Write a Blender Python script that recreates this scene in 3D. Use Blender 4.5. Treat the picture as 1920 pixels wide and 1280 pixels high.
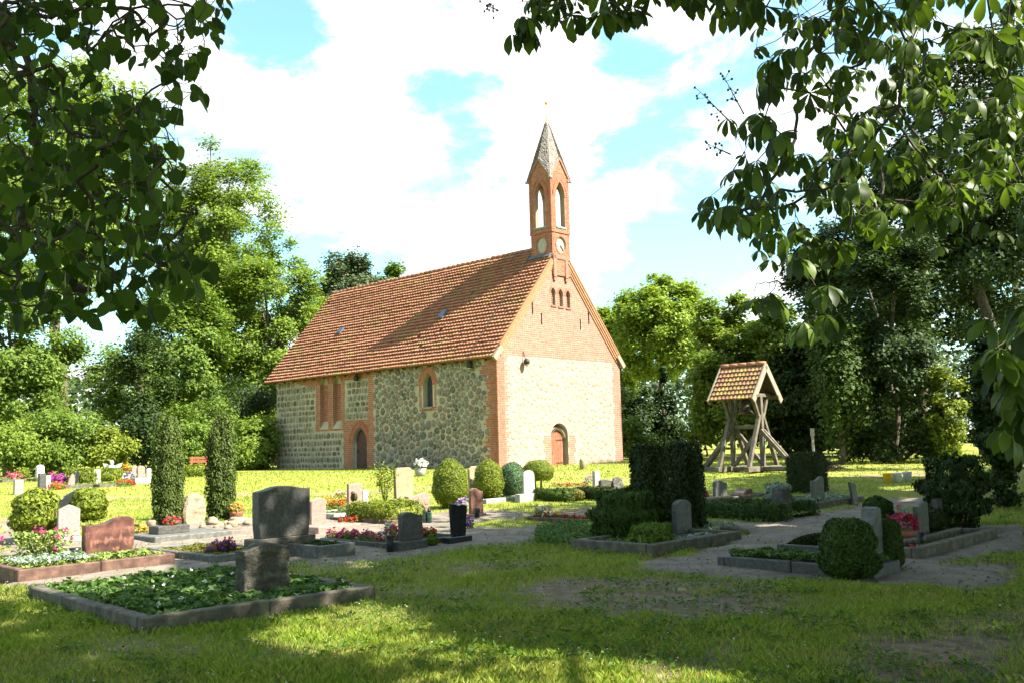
import bpy, bmesh, math, random
import numpy as np
from mathutils import Vector, Matrix
from mathutils.geometry import tessellate_polygon
rng = np.random.default_rng(11); random.seed(11)
sc = bpy.context.scene
for o in list(bpy.data.objects): bpy.data.objects.remove(o)

# ------------------------------------------------------------------ camera
FPX, PITCH, ROLL, EYE = 1770.0, math.radians(6.3), math.radians(1.5), 1.6
FW = np.array([0, math.cos(PITCH), math.sin(PITCH)]); _U = np.array([0, -math.sin(PITCH), math.cos(PITCH)]); _X = np.array([1.0, 0, 0])
RT = _X*math.cos(ROLL) - _U*math.sin(ROLL); UP = _X*math.sin(ROLL) + _U*math.cos(ROLL)
cd = bpy.data.cameras.new('camera'); cam = bpy.data.objects.new('camera', cd); sc.collection.objects.link(cam)
cd.sensor_width = 36; cd.lens = FPX/1920*36; cd.clip_start = 0.05; cd.clip_end = 6000
cam.matrix_world = Matrix(((RT[0], UP[0], -FW[0], 0), (RT[1], UP[1], -FW[1], 0), (RT[2], UP[2], -FW[2], EYE), (0, 0, 0, 1)))
sc.camera = cam

# ------------------------------------------------------------------ sun, sky, exposure
SUN = np.array([0.643, -0.243, 0.726]); SUN /= np.linalg.norm(SUN)
SUN_EL = math.asin(SUN[2]); SUN_AZ = math.atan2(SUN[0], SUN[1])
sd = bpy.data.lights.new('sun', 'SUN'); sd.energy = 5.0; sd.angle = math.radians(0.53); sd.color = (1.0, 0.93, 0.80)
so = bpy.data.objects.new('sun', sd); sc.collection.objects.link(so)
so.rotation_euler = Vector(SUN).to_track_quat('Z', 'Y').to_euler()
so.location = (20, -10, 40)
sc.view_settings.view_transform = 'Standard'; sc.view_settings.look = 'None'
sc.view_settings.exposure = 2.2; sc.view_settings.gamma = 1.0; sc.view_settings.use_curve_mapping = False
sc.cycles.use_denoising = True; sc.cycles.max_bounces = 8; sc.cycles.transparent_max_bounces = 8
sc.cycles.sample_clamp_indirect = 6.0
try: sc.cycles.denoising_prefilter = 'ACCURATE'
except Exception: pass

def px_ray(px, py):
    r = FW + (px-960)/FPX*RT + (640-py)/FPX*UP
    return r
world = bpy.data.worlds.new('World'); sc.world = world; world.use_nodes = True
nt = world.node_tree; nt.nodes.clear()
def N(t, **k):
    n = nt.nodes.new(t)
    for a, b in k.items(): setattr(n, a, b)
    return n
out = N('ShaderNodeOutputWorld'); bg = N('ShaderNodeBackground'); bg.inputs['Strength'].default_value = 0.112
sky = N('ShaderNodeTexSky', sky_type='NISHITA', sun_disc=False, sun_elevation=SUN_EL, sun_rotation=SUN_AZ, air_density=1.0, dust_density=1.6, ozone_density=1.0)
tc = N('ShaderNodeTexCoord')
nz = N('ShaderNodeTexNoise'); nz.inputs['Scale'].default_value = 6.0; nz.inputs['Detail'].default_value = 12; nz.inputs['Roughness'].default_value = 0.66; nz.inputs['Distortion'].default_value = 0.25
mp = N('ShaderNodeMapping'); mp.inputs['Scale'].default_value = (1, 1, 1.9); mp.inputs['Location'].default_value = (3.1, 0.4, 1.7)
nt.links.new(tc.outputs['Generated'], mp.inputs['Vector']); nt.links.new(mp.outputs['Vector'], nz.inputs['Vector'])
gn = N('ShaderNodeMath', operation='MULTIPLY_ADD'); gn.inputs[1].default_value = 2.9; gn.inputs[2].default_value = -0.9
nt.links.new(nz.outputs['Fac'], gn.inputs[0]); acc = gn.outputs[0]
def blob(px, py, r, amt):
    global acc
    d = px_ray(px, py); d = d/np.linalg.norm(d)
    vm = N('ShaderNodeVectorMath', operation='DISTANCE'); vm.inputs[1].default_value = d
    nt.links.new(tc.outputs['Generated'], vm.inputs[0])
    mr = N('ShaderNodeMapRange', interpolation_type='SMOOTHSTEP'); mr.inputs['From Min'].default_value = 0; mr.inputs['From Max'].default_value = r/FPX*1.25
    mr.inputs['To Min'].default_value = amt; mr.inputs['To Max'].default_value = 0
    nt.links.new(vm.outputs['Value'], mr.inputs['Value'])
    ad = N('ShaderNodeMath', operation='ADD'); nt.links.new(acc, ad.inputs[0]); nt.links.new(mr.outputs['Result'], ad.inputs[1]); acc = ad.outputs[0]
for b in [(560, 210, 270, .26), (420, 330, 200, .2), (700, 350, 220, .22), (960, 390, 260, .24), (1120, 200, 220, .26), (960, 190, 130, .14), (800, 60, 150, .2),
          (1140, 380, 120, .14), (1000, 40, 260, .14), (250, 150, 200, .12), (120, 690, 90, .2),
          (825, 190, 85, -.36), (885, 265, 70, -.3), (500, 65, 110, -.34), (610, 70, 70, -.26), (430, 20, 80, -.2), (1130, 285, 110, -.3), (1240, 310, 130, -.36), (1310, 430, 150, -.32), (1220, 530, 150, -.34), (600, 480, 150, -.3), (940, 150, 50, -.2),
          (760, 470, 120, -.14), (460, 460, 90, -.16), (1180, 105, 70, -.26), (780, 140, 60, -.16)]: blob(*b)
rp = N('ShaderNodeMapRange', interpolation_type='SMOOTHSTEP'); rp.inputs['From Min'].default_value = 0.40; rp.inputs['From Max'].default_value = 0.86; rp.inputs['To Min'].default_value = 0.02
nt.links.new(acc, rp.inputs['Value'])
nz2 = N('ShaderNodeTexNoise'); nz2.inputs['Scale'].default_value = 6; nz2.inputs['Detail'].default_value = 6
nt.links.new(mp.outputs['Vector'], nz2.inputs['Vector'])
cr = N('ShaderNodeValToRGB'); cr.color_ramp.elements[0].position = .33; cr.color_ramp.elements[0].color = (1.75, 2.05, 2.2, 1); cr.color_ramp.elements[1].position = .62; cr.color_ramp.elements[1].color = (3.7, 3.7, 3.65, 1)
nt.links.new(nz2.outputs['Fac'], cr.inputs['Fac'])
mx = N('ShaderNodeMix', data_type='RGBA'); nt.links.new(rp.outputs['Result'], mx.inputs['Factor'])
tn = N('ShaderNodeMix', data_type='RGBA', blend_type='MULTIPLY'); tn.inputs[0].default_value = 1; tn.inputs[7].default_value = (.66, .9, .79, 1)
nt.links.new(sky.outputs['Color'], tn.inputs[6]); nt.links.new(tn.outputs[2], mx.inputs[6]); nt.links.new(cr.outputs['Color'], mx.inputs[7])
nt.links.new(mx.outputs[2], bg.inputs['Color']); nt.links.new(bg.outputs['Background'], out.inputs['Surface'])

# ------------------------------------------------------------------ geometry of the place
def gz(y):
    t = np.clip((np.asarray(y, float)-12)/31.0, 0, 1); return 0.62*t*t*(3-2*t)
def ground(px, py):
    r = px_ray(px, py); t = np.linspace(3, 400, 80000)
    hit = EYE + r[2]*t - gz(r[1]*t) < 0; i = int(np.argmax(hit)) if hit.any() else 20000
    return np.array([r[0]*t[i], r[1]*t[i], gz(r[1]*t[i])])
def proj(p):
    d = np.asarray(p, float) - np.array([0, 0, EYE]); z = d@FW
    z = np.where(np.abs(z) < 1e-4, 1e-4, z)
    return 960+FPX*(d@RT)/z, 640-FPX*(d@UP)/z, z
def at_depth(px, py, Y):
    r = px_ray(px, py); return np.array([0, 0, EYE]) + r*(Y/r[1])
GA = math.radians(46.3)
u3 = np.array([math.cos(GA), math.sin(GA), 0]); v3 = np.array([-math.sin(GA), math.cos(GA), 0])
CH = np.array([-0.7244, 43.0, 0.62])

# ------------------------------------------------------------------ numpy noise
_perm = rng.random((256, 256))
def vnoise(x, y):
    xi = np.floor(x).astype(int); yi = np.floor(y).astype(int); fx = x-xi; fy = y-yi
    fx = fx*fx*(3-2*fx); fy = fy*fy*(3-2*fy)
    a = _perm[xi % 256, yi % 256]; b = _perm[(xi+1) % 256, yi % 256]; c = _perm[xi % 256, (yi+1) % 256]; d = _perm[(xi+1) % 256, (yi+1) % 256]
    return (a*(1-fx)+b*fx)*(1-fy)+(c*(1-fx)+d*fx)*fy
def fbm(x, y, o=4):
    s = 0; a = .5; k = 1.0
    for i in range(o): s = s + a*vnoise(x*k+17*i, y*k+31*i); a *= .5; k *= 2.03
    return s/(1-.5**o)
def inpoly(x, y, poly):
    x = np.asarray(x, float); y = np.asarray(y, float); c = np.zeros(x.shape, bool); n = len(poly)
    for i in range(n):
        x1, y1 = poly[i]; x2, y2 = poly[(i+1) % n]
        if y1 == y2: continue
        k = ((y1 > y) != (y2 > y)) & (x < (x2-x1)*(y-y1)/(y2-y1)+x1)
        c ^= k
    return c

# ------------------------------------------------------------------ object helpers
def link(o, parent=None):
    sc.collection.objects.link(o)
    if parent is not None: o.parent = parent
    return o
def tag(o, label, cat, group=None, kind=None):
    if label: o['label'] = label
    if cat: o['category'] = cat
    if group: o['group'] = group
    if kind: o['kind'] = kind
    return o
def empty(name, loc, label, cat, rz=0.0, group=None):
    o = bpy.data.objects.new(name, None); o.empty_display_size = .2; link(o)
    o.location = loc; o.rotation_euler = (0, 0, rz); return tag(o, label, cat, group)
def np_mesh(name, V, F, m, parent=None, smooth=False, kind=None):
    V = np.asarray(V, np.float32); F = np.asarray(F, np.int32); k = F.shape[1]
    me = bpy.data.meshes.new(name); me.vertices.add(len(V)); me.vertices.foreach_set('co', V.ravel())
    me.loops.add(F.size); me.loops.foreach_set('vertex_index', F.ravel())
    me.polygons.add(len(F)); me.polygons.foreach_set('loop_start', np.arange(0, F.size, k, dtype=np.int32))
    try: me.polygons.foreach_set('loop_total', np.full(len(F), k, np.int32))
    except Exception: pass
    if smooth: me.polygons.foreach_set('use_smooth', np.ones(len(F), bool))
    me.update(calc_edges=True)
    if m: me.materials.append(m)
    o = bpy.data.objects.new(name, me)
    if kind: o['kind'] = kind
    return link(o, parent)
class MB:
    def __init__(s): s.v = []; s.f = []
    def add(s, V, F):
        b = len(s.v); s.v.extend([tuple(map(float, p)) for p in V]); s.f.extend([tuple(b+i for i in q) for q in F]); return s
    def box(s, c, d, ch=0.0, R=None):
        hx, hy, hz = d[0]/2, d[1]/2, d[2]/2
        if ch <= 0:
            V = [(-hx, -hy, -hz), (hx, -hy, -hz), (hx, hy, -hz), (-hx, hy, -hz), (-hx, -hy, hz), (hx, -hy, hz), (hx, hy, hz), (-hx, hy, hz)]
            F = [(0, 3, 2, 1), (4, 5, 6, 7), (0, 1, 5, 4), (1, 2, 6, 5), (2, 3, 7, 6), (3, 0, 4, 7)]
        else:
            bm = bmesh.new(); bmesh.ops.create_cube(bm, size=1)
            for w in bm.verts: w.co = (w.co.x*d[0], w.co.y*d[1], w.co.z*d[2])
            bmesh.ops.bevel(bm, geom=list(bm.edges), offset=min(ch, .45*min(d)), segments=1, affect='EDGES')
            bm.verts.index_update(); V = [tuple(w.co) for w in bm.verts]; F = [tuple(w.index for w in q.verts) for q in bm.faces]; bm.free()
        V = np.array(V)
        if R is not None: V = V@np.asarray(R, float).T
        return s.add(V+np.asarray(c, float), F)
    def beam(s, a, b, w, t, up=(0, 0, 1), ch=0.0):
        a = np.asarray(a, float); b = np.asarray(b, float); d = b-a; L = np.linalg.norm(d); z = d/L
        x = np.cross(np.asarray(up, float), z)
        if np.linalg.norm(x) < 1e-3: x = np.cross((1, 0, 0), z)
        x /= np.linalg.norm(x); y = np.cross(z, x)
        return s.box((a+b)/2, (w, t, L), ch, np.stack([x, y, z], 1))
    def tube(s, P, rad, n=6, cap=True):
        P = np.asarray(P, float); m = len(P); rad = np.broadcast_to(rad, (m,))
        V = []; prev = None
        for i in range(m):
            d = P[min(i+1, m-1)]-P[max(i-1, 0)]; d = d/(np.linalg.norm(d)+1e-9)
            if prev is None: x = np.cross(d, (0.3, 0.9, 0.1)); 
            else: x = prev-d*(prev@d)
            if np.linalg.norm(x) < 1e-4: x = np.cross(d, (1, 0, 0.2))
            x /= np.linalg.norm(x); y = np.cross(d, x); prev = x
            for k in range(n):
                a = 2*math.pi*k/n; V.append(P[i]+rad[i]*(math.cos(a)*x+math.sin(a)*y))
        F = [(i*n+k, i*n+(k+1) % n, (i+1)*n+(k+1) % n, (i+1)*n+k) for i in range(m-1) for k in range(n)]
        if cap: F += [tuple(range(n-1, -1, -1)), tuple((m-1)*n+k for k in range(n))]
        return s.add(V, F)
    def lathe(s, prof, n=16, c=(0, 0, 0), sx=1, sy=1):
        V = [(c[0]+r*math.cos(2*math.pi*k/n)*sx, c[1]+r*math.sin(2*math.pi*k/n)*sy, c[2]+z) for r, z in prof for k in range(n)]
        m = len(prof); F = [(i*n+k, i*n+(k+1) % n, (i+1)*n+(k+1) % n, (i+1)*n+k) for i in range(m-1) for k in range(n)]
        F += [tuple(range(n-1, -1, -1)), tuple((m-1)*n+k for k in range(n))]
        return s.add(V, F)
    def prism(s, pts, y0, y1, ch=0.0):
        """outline in x,z extruded along y from y0 (front) to y1"""
        n = len(pts); P = np.array(pts, float)
        if ch > 0:
            c = P.mean(0); d = P-c; L = np.linalg.norm(d, axis=1, keepdims=True); Q = P-d/np.maximum(L, 1e-6)*ch
            rings = [(Q, y0), (P, y0+ch), (P, y1-ch), (Q, y1)]
        else: rings = [(P, y0), (P, y1)]
        V = [(p[0], y, p[1]) for R_, y in rings for p in R_]; m = len(rings)
        F = [(i*n+k, i*n+(k+1) % n, (i+1)*n+(k+1) % n, (i+1)*n+k) for i in range(m-1) for k in range(n)]
        F += [tuple(range(n-1, -1, -1)), tuple((m-1)*n+k for k in range(n))]
        return s.add(V, F)
    def build(s, name, m, parent=None, smooth=False, kind=None, loc=None):
        me = bpy.data.meshes.new(name); me.from_pydata(s.v, [], s.f)
        bm = bmesh.new(); bm.from_mesh(me); bmesh.ops.recalc_face_normals(bm, faces=bm.faces); bm.to_mesh(me); bm.free()
        if smooth: me.polygons.foreach_set('use_smooth', [True]*len(me.polygons))
        if m: me.materials.append(m)
        o = bpy.data.objects.new(name, me)
        if kind: o['kind'] = kind
        if loc is not None: o.location = loc
        return link(o, parent)

# ------------------------------------------------------------------ materials
def nodes_of(name):
    m = bpy.data.materials.new(name); m.use_nodes = True; t = m.node_tree; t.nodes.clear()
    o = t.nodes.new('ShaderNodeOutputMaterial'); return m, t, o
def ramp(t, fac, cols):
    r = t.nodes.new('ShaderNodeValToRGB'); e = r.color_ramp.elements; n = len(cols)
    while len(e) < n: e.new(.5)
    for i, c in enumerate(cols): e[i].position = i/(n-1) if n > 1 else 0; e[i].color = (*c, 1)
    t.links.new(fac, r.inputs['Fac']); return r.outputs['Color']
def math_(t, op, a, b):
    m = t.nodes.new('ShaderNodeMath'); m.operation = op
    for i, x in enumerate((a, b)):
        if hasattr(x, 'links') or hasattr(x, 'is_linked'): t.links.new(x, m.inputs[i])
        else: m.inputs[i].default_value = x
    return m.outputs[0]
def mixc(t, fac, a, b, mode='MIX'):
    m = t.nodes.new('ShaderNodeMix'); m.data_type = 'RGBA'; m.blend_type = mode
    for s, x in ((0, fac), (6, a), (7, b)):
        if hasattr(x, 'is_linked'): t.links.new(x, m.inputs[s])
        elif isinstance(x, (int, float)): m.inputs[s].default_value = x
        else: m.inputs[s].default_value = (*x, 1)
    return m.outputs[2]
def noise(t, vec, scale, detail=6, rough=.6, lo=.32, hi=.68):
    n = t.nodes.new('ShaderNodeTexNoise'); n.inputs['Scale'].default_value = scale; n.inputs['Detail'].default_value = detail; n.inputs['Roughness'].default_value = rough
    t.links.new(vec, n.inputs['Vector'])
    r = t.nodes.new('ShaderNodeMapRange'); r.inputs['From Min'].default_value = lo; r.inputs['From Max'].default_value = hi
    t.links.new(n.outputs['Fac'], r.inputs['Value']); return r.outputs['Result']
def piece_random(t):
    g = t.nodes.new('ShaderNodeNewGeometry'); oi = t.nodes.new('ShaderNodeObjectInfo')
    return math_(t, 'FRACT', math_(t, 'ADD', g.outputs['Random Per Island'], oi.outputs['Random']), 0.0)
def mat(name, cols, rough=.8, scale=6, island=0.0, bump=0.0, bscale=40, spec=.3, metal=0.0, specks=None, patch=None, coat=0.0, bdist=.01):
    """cols ramped over noise (mixed with a random value per loose piece); specks=(scale,colour,threshold,amount); patch=(scale,colour,lo,hi,amount)"""
    m, t, o = nodes_of(name); b = t.nodes.new('ShaderNodeBsdfPrincipled'); t.links.new(b.outputs[0], o.inputs[0])
    co = t.nodes.new('ShaderNodeTexCoord'); vec = co.outputs['Object']
    f = noise(t, vec, scale)
    if island > 0: f = math_(t, 'ADD', math_(t, 'MULTIPLY', f, 1-island), math_(t, 'MULTIPLY', piece_random(t), island))
    c = ramp(t, f, cols)
    if patch:
        c = mixc(t, math_(t, 'MULTIPLY', noise(t, vec, patch[0], 5, .6, patch[2], patch[3]), patch[4]), c, patch[1])
    if specks:
        v = t.nodes.new('ShaderNodeTexNoise'); v.inputs['Scale'].default_value = specks[0]; v.inputs['Detail'].default_value = 3; t.links.new(vec, v.inputs['Vector'])
        r = t.nodes.new('ShaderNodeMapRange'); r.inputs['From Min'].default_value = specks[2]; r.inputs['From Max'].default_value = specks[2]+.08; r.inputs['To Max'].default_value = specks[3]
        t.links.new(v.outputs['Fac'], r.inputs['Value']); c = mixc(t, r.outputs['Result'], c, specks[1])
    t.links.new(c, b.inputs['Base Color'])
    b.inputs['Roughness'].default_value = rough; b.inputs['Metallic'].default_value = metal; b.inputs['Specular IOR Level'].default_value = spec
    if coat: b.inputs['Coat Weight'].default_value = coat; b.inputs['Coat Roughness'].default_value = .08
    if bump > 0:
        bn = t.nodes.new('ShaderNodeBump'); bn.inputs['Strength'].default_value = bump; bn.inputs['Distance'].default_value = bdist
        t.links.new(noise(t, vec, bscale, 8, .65, 0, 1), bn.inputs['Height']); t.links.new(bn.outputs['Normal'], b.inputs['Normal'])
    return m
def leafmat(name, cols, trans=.35, rough=.58, spec=.16, tint=(1.0, 1.05, .45)):
    m, t, o = nodes_of(name); b = t.nodes.new('ShaderNodeBsdfPrincipled'); tr = t.nodes.new('ShaderNodeBsdfTranslucent'); mx = t.nodes.new('ShaderNodeMixShader')
    c = ramp(t, piece_random(t), cols); t.links.new(c, b.inputs['Base Color'])
    t.links.new(mixc(t, 1.0, c, tint, 'MULTIPLY'), tr.inputs['Color'])
    b.inputs['Roughness'].default_value = rough; b.inputs['Specular IOR Level'].default_value = spec
    mx.inputs[0].default_value = trans; t.links.new(b.outputs[0], mx.inputs[1]); t.links.new(tr.outputs[0], mx.inputs[2]); t.links.new(mx.outputs[0], o.inputs[0]); return m

L_ = {}
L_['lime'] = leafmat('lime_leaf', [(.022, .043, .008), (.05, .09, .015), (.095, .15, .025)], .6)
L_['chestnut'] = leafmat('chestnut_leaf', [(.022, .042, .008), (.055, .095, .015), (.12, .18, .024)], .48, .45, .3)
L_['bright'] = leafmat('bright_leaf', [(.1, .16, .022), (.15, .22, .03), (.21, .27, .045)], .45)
L_['vivid'] = leafmat('vivid_leaf', [(.13, .2, .02), (.19, .27, .03), (.26, .33, .045)], .45)  # lighter yellow-green leaf colour for the trees right of the gable
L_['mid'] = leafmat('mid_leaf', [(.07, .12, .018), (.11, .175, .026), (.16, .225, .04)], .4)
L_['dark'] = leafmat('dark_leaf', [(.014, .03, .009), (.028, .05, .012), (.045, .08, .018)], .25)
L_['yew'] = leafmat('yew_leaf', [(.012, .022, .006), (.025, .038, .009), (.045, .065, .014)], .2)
L_['column'] = leafmat('column_yew_leaf', [(.03, .05, .01), (.06, .09, .016), (.1, .135, .025)], .25)
L_['thuja'] = leafmat('thuja_leaf', [(.025, .05, .009), (.045, .08, .013), (.065, .105, .018)], .25)
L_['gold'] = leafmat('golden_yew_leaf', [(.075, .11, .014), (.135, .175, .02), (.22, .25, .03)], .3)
L_['blue'] = leafmat('blue_green_leaf', [(.04, .08, .04), (.07, .13, .06), (.1, .16, .08)], .25)
L_['conifer'] = leafmat('grey_green_needles', [(.05, .08, .035), (.08, .115, .05), (.12, .15, .075)], .2)
L_['cover'] = leafmat('ground_cover_leaf', [(.04, .09, .02), (.08, .15, .035), (.15, .22, .07)], .3)
L_['moss'] = leafmat('ochre_moss_leaf', [(.08, .09, .02), (.14, .14, .03), (.2, .18, .04)], .3)
L_['lightcover'] = leafmat('pale_ground_cover_leaf', [(.1, .16, .035), (.18, .24, .06), (.28, .32, .11)], .3)
L_['silver'] = leafmat('silver_leaf', [(.14, .19, .15), (.22, .28, .23), (.3, .36, .3)], .25)
def grassmat():
    m, t, o = nodes_of('grass_blade'); b = t.nodes.new('ShaderNodeBsdfPrincipled'); tr = t.nodes.new('ShaderNodeBsdfTranslucent'); mx = t.nodes.new('ShaderNodeMixShader')
    co = t.nodes.new('ShaderNodeTexCoord'); pr = piece_random(t)
    green = ramp(t, pr, [(.115, .19, .02), (.165, .255, .027), (.22, .305, .036), (.29, .335, .06)]); dry = ramp(t, pr, [(.23, .24, .045), (.31, .29, .07), (.37, .315, .12), (.4, .32, .16)])
    f = math_(t, 'MULTIPLY', math_(t, 'ADD', noise(t, co.outputs['Object'], .55, 4, .6, .4, .7), noise(t, co.outputs['Object'], 2.6, 3, .6, .45, .75)), .5)
    c = mixc(t, f, green, dry); t.links.new(c, b.inputs['Base Color']); t.links.new(mixc(t, 1.0, c, (1.05, 1.1, .5), 'MULTIPLY'), tr.inputs['Color'])
    b.inputs['Roughness'].default_value = .6; b.inputs['Specular IOR Level'].default_value = .2; mx.inputs[0].default_value = .45
    t.links.new(b.outputs[0], mx.inputs[1]); t.links.new(tr.outputs[0], mx.inputs[2]); t.links.new(mx.outputs[0], o.inputs[0]); return m
L_['grass'] = grassmat()
L_['weed'] = leafmat('weed_leaf', [(.05, .1, .018), (.08, .15, .025), (.12, .19, .035)], .4)
def petal(name, c): return leafmat(name, [tuple(x*.7 for x in c), c, tuple(min(1, x*1.25) for x in c)], .3, .6, .2, (1, 1, 1))
PET = {k: petal('petal_'+k, c) for k, c in dict(red=(.36, .012, .012), pink=(.42, .05, .13), magenta=(.3, .02, .11), white=(.55, .55, .5), yellow=(.45, .32, .03), purple=(.17, .05, .26), orange=(.45, .14, .02), lilac=(.32, .2, .38), salmon=(.45, .17, .12)).items()}
bark = mat('bark', [(.05, .038, .028), (.09, .07, .05), (.14, .11, .08)], .9, 9, bump=.8, bscale=18, bdist=.03)
branchm = mat('dark_branch', [(.03, .024, .018), (.06, .047, .035)], .9, 14, bump=.4)
soil = mat('dark_soil', [(.035, .026, .018), (.07, .05, .035), (.1, .075, .05)], .95, 14, bump=.8, bscale=60, bdist=.02)
sand = mat('sandy_gravel', [(.105, .088, .072), (.165, .138, .11), (.22, .185, .145)], .95, 3, bump=.7, bscale=90, specks=(110, (.08, .06, .045), .56, .7), patch=(1.6, (.1, .085, .055), .5, .8, .75))
G = {}
G['dark'] = mat('dark_grey_granite', [(.028, .028, .025), (.05, .049, .044), (.08, .079, .07)], .55, 18, bump=.5, bscale=22, specks=(220, (.2, .2, .19), .6, .5), bdist=.02)
G['black'] = mat('polished_black_granite', [(.012, .013, .016), (.022, .023, .027)], .14, 8, spec=.5, specks=(260, (.07, .075, .08), .62, .6))
G['roughdark'] = mat('rough_hewn_grey_granite', [(.035, .033, .026), (.065, .06, .047), (.105, .098, .075)], .85, 9, bump=1.0, bscale=13, specks=(150, (.26, .25, .21), .6, .4), bdist=.05)
G['red'] = mat('red_veined_granite', [(.035, .018, .016), (.085, .036, .03), (.17, .075, .055)], .3, 5, spec=.5, specks=(140, (.03, .02, .02), .6, .6), patch=(7, (.26, .12, .085), .55, .6, .6))
G['pink'] = mat('pink_granite', [(.19, .12, .1), (.25, .165, .14), (.31, .215, .185)], .4, 16, specks=(190, (.1, .07, .065), .56, .7))
G['brown'] = mat('brown_polished_granite', [(.1, .05, .04), (.16, .08, .06), (.22, .12, .09)], .2, 14, spec=.5, specks=(190, (.05, .03, .03), .58, .6))
G['greypink'] = mat('grey_pink_granite', [(.17, .14, .13), (.23, .19, .18), (.28, .235, .22)], .5, 22, specks=(200, (.09, .075, .075), .55, .8))
G['cream'] = mat('cream_sandstone', [(.18, .145, .085), (.24, .195, .115), (.3, .25, .16)], .85, 9, bump=.4, bscale=60, specks=(140, (.13, .1, .06), .57, .6), patch=(3, (.17, .15, .1), .5, .8, .6))
G['pale'] = mat('pale_grey_stone', [(.2, .19, .18), (.26, .25, .235), (.32, .31, .29)], .6, 9, specks=(180, (.13, .125, .12), .57, .6))
G['white'] = mat('white_marble', [(.36, .345, .32), (.42, .41, .385), (.48, .47, .445)], .5, 7)
G['grey'] = mat('mid_grey_granite', [(.055, .055, .05), (.09, .09, .083), (.13, .13, .12)], .65, 12, bump=.3, specks=(200, (.25, .25, .24), .6, .5), patch=(4, (.09, .095, .065), .5, .8, .5))
G['boulder'] = mat('beige_boulder', [(.17, .13, .085), (.24, .185, .125), (.3, .25, .18)], .85, 6, bump=.5, bscale=20, specks=(120, (.28, .22, .17), .6, .5), bdist=.02)
G['kerb'] = mat('weathered_kerb', [(.045, .038, .029), (.085, .072, .056), (.14, .12, .092)], .85, 7, bump=.8, bscale=30, specks=(160, (.3, .27, .22), .62, .5), patch=(5, (.07, .075, .045), .5, .7, .6), bdist=.015)
G['redkerb'] = mat('reddish_kerb', [(.045, .025, .02), (.09, .048, .036), (.15, .085, .062)], .7, 7, bump=.4, bscale=30, specks=(160, (.08, .05, .045), .6, .5))
G['terracotta'] = mat('terracotta', [(.2, .07, .035), (.28, .11, .06)], .8, 9)
G['blackplastic'] = mat('black_vase', [(.012, .012, .013), (.02, .02, .02)], .4)
G['greenglass'] = mat('dark_green_glass', [(.01, .03, .02), (.015, .04, .025)], .08, spec=.6)
G['iron'] = mat('iron', [(.02, .018, .016), (.04, .035, .03)], .6)
# ------------------------------------------------------------------ leaf scatter helpers
def unit(a): return a/(np.linalg.norm(a, axis=1, keepdims=True)+1e-9)
def rdir(n): return unit(rng.normal(size=(n, 3)))
def leaf_quads(P, Nn, L, W, fold=.25, T=None):
    """one folded diamond per point"""
    n = len(P); Nn = unit(Nn); L = np.broadcast_to(L, (n,))[:, None]; W = np.broadcast_to(W, (n,))[:, None]
    T = unit(np.cross(Nn, rdir(n))) if T is None else unit(T-Nn*np.sum(T*Nn, 1, keepdims=True))
    B = np.cross(Nn, T); j = (rng.random((n, 1))-.5)*.25
    V = np.stack([P-T*L/2, P+B*W/2+Nn*W*fold+T*L*j, P+T*L/2, P-B*W/2+Nn*W*fold+T*L*j], 1).reshape(-1, 3)
    return V, np.arange(4*n).reshape(n, 4)
def leaf_tris(P, Nn, L, W):
    n = len(P); Nn = unit(Nn); L = np.broadcast_to(L, (n,))[:, None]; W = np.broadcast_to(W, (n,))[:, None]; T = unit(np.cross(Nn, rdir(n))); B = np.cross(Nn, T)
    return np.stack([P-T*L*.5+B*W*.35, P+T*L*.6, P-T*L*.3-B*W*.75], 1).reshape(-1, 3), np.arange(3*n).reshape(n, 3)
def leaves_obj(name, P, Nn, L, W, m, parent=None, fold=.25, T=None, extra=None, tri=False):
    if tri: return np_mesh(name, *leaf_tris(P, Nn, L, W), m, parent, kind='stuff')
    V, F = leaf_quads(P, Nn, L, W, fold, T)
    if extra is not None:
        EV, EF = extra; F = np.vstack([F, np.asarray(EF)+len(V)]); V = np.vstack([V, EV])
    return np_mesh(name, V, F, m, parent, kind='stuff')
def lumpy(c, r, nu=20, nv=12, amp=.06, k=3.0, seed=0):
    """quad-faced lumpy ellipsoid"""
    V = []; 
    for i in range(nv+1):
        th = math.pi*i/nv
        for j in range(nu):
            a = 2*math.pi*j/nu; d = np.array([math.sin(th)*math.cos(a), math.sin(th)*math.sin(a), math.cos(th)])
            q = 1+amp*(math.sin(k*d[0]*2+seed)*math.cos(k*d[1]*2.3+seed*2)+math.sin(k*d[2]*3+seed*3))
            V.append(np.asarray(c)+d*np.asarray(r)*q)
    F = [(i*nu+j, (i+1)*nu+j, (i+1)*nu+(j+1) % nu, i*nu+(j+1) % nu) for i in range(nv) for j in range(nu)]
    return np.array(V), np.array(F)

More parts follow.
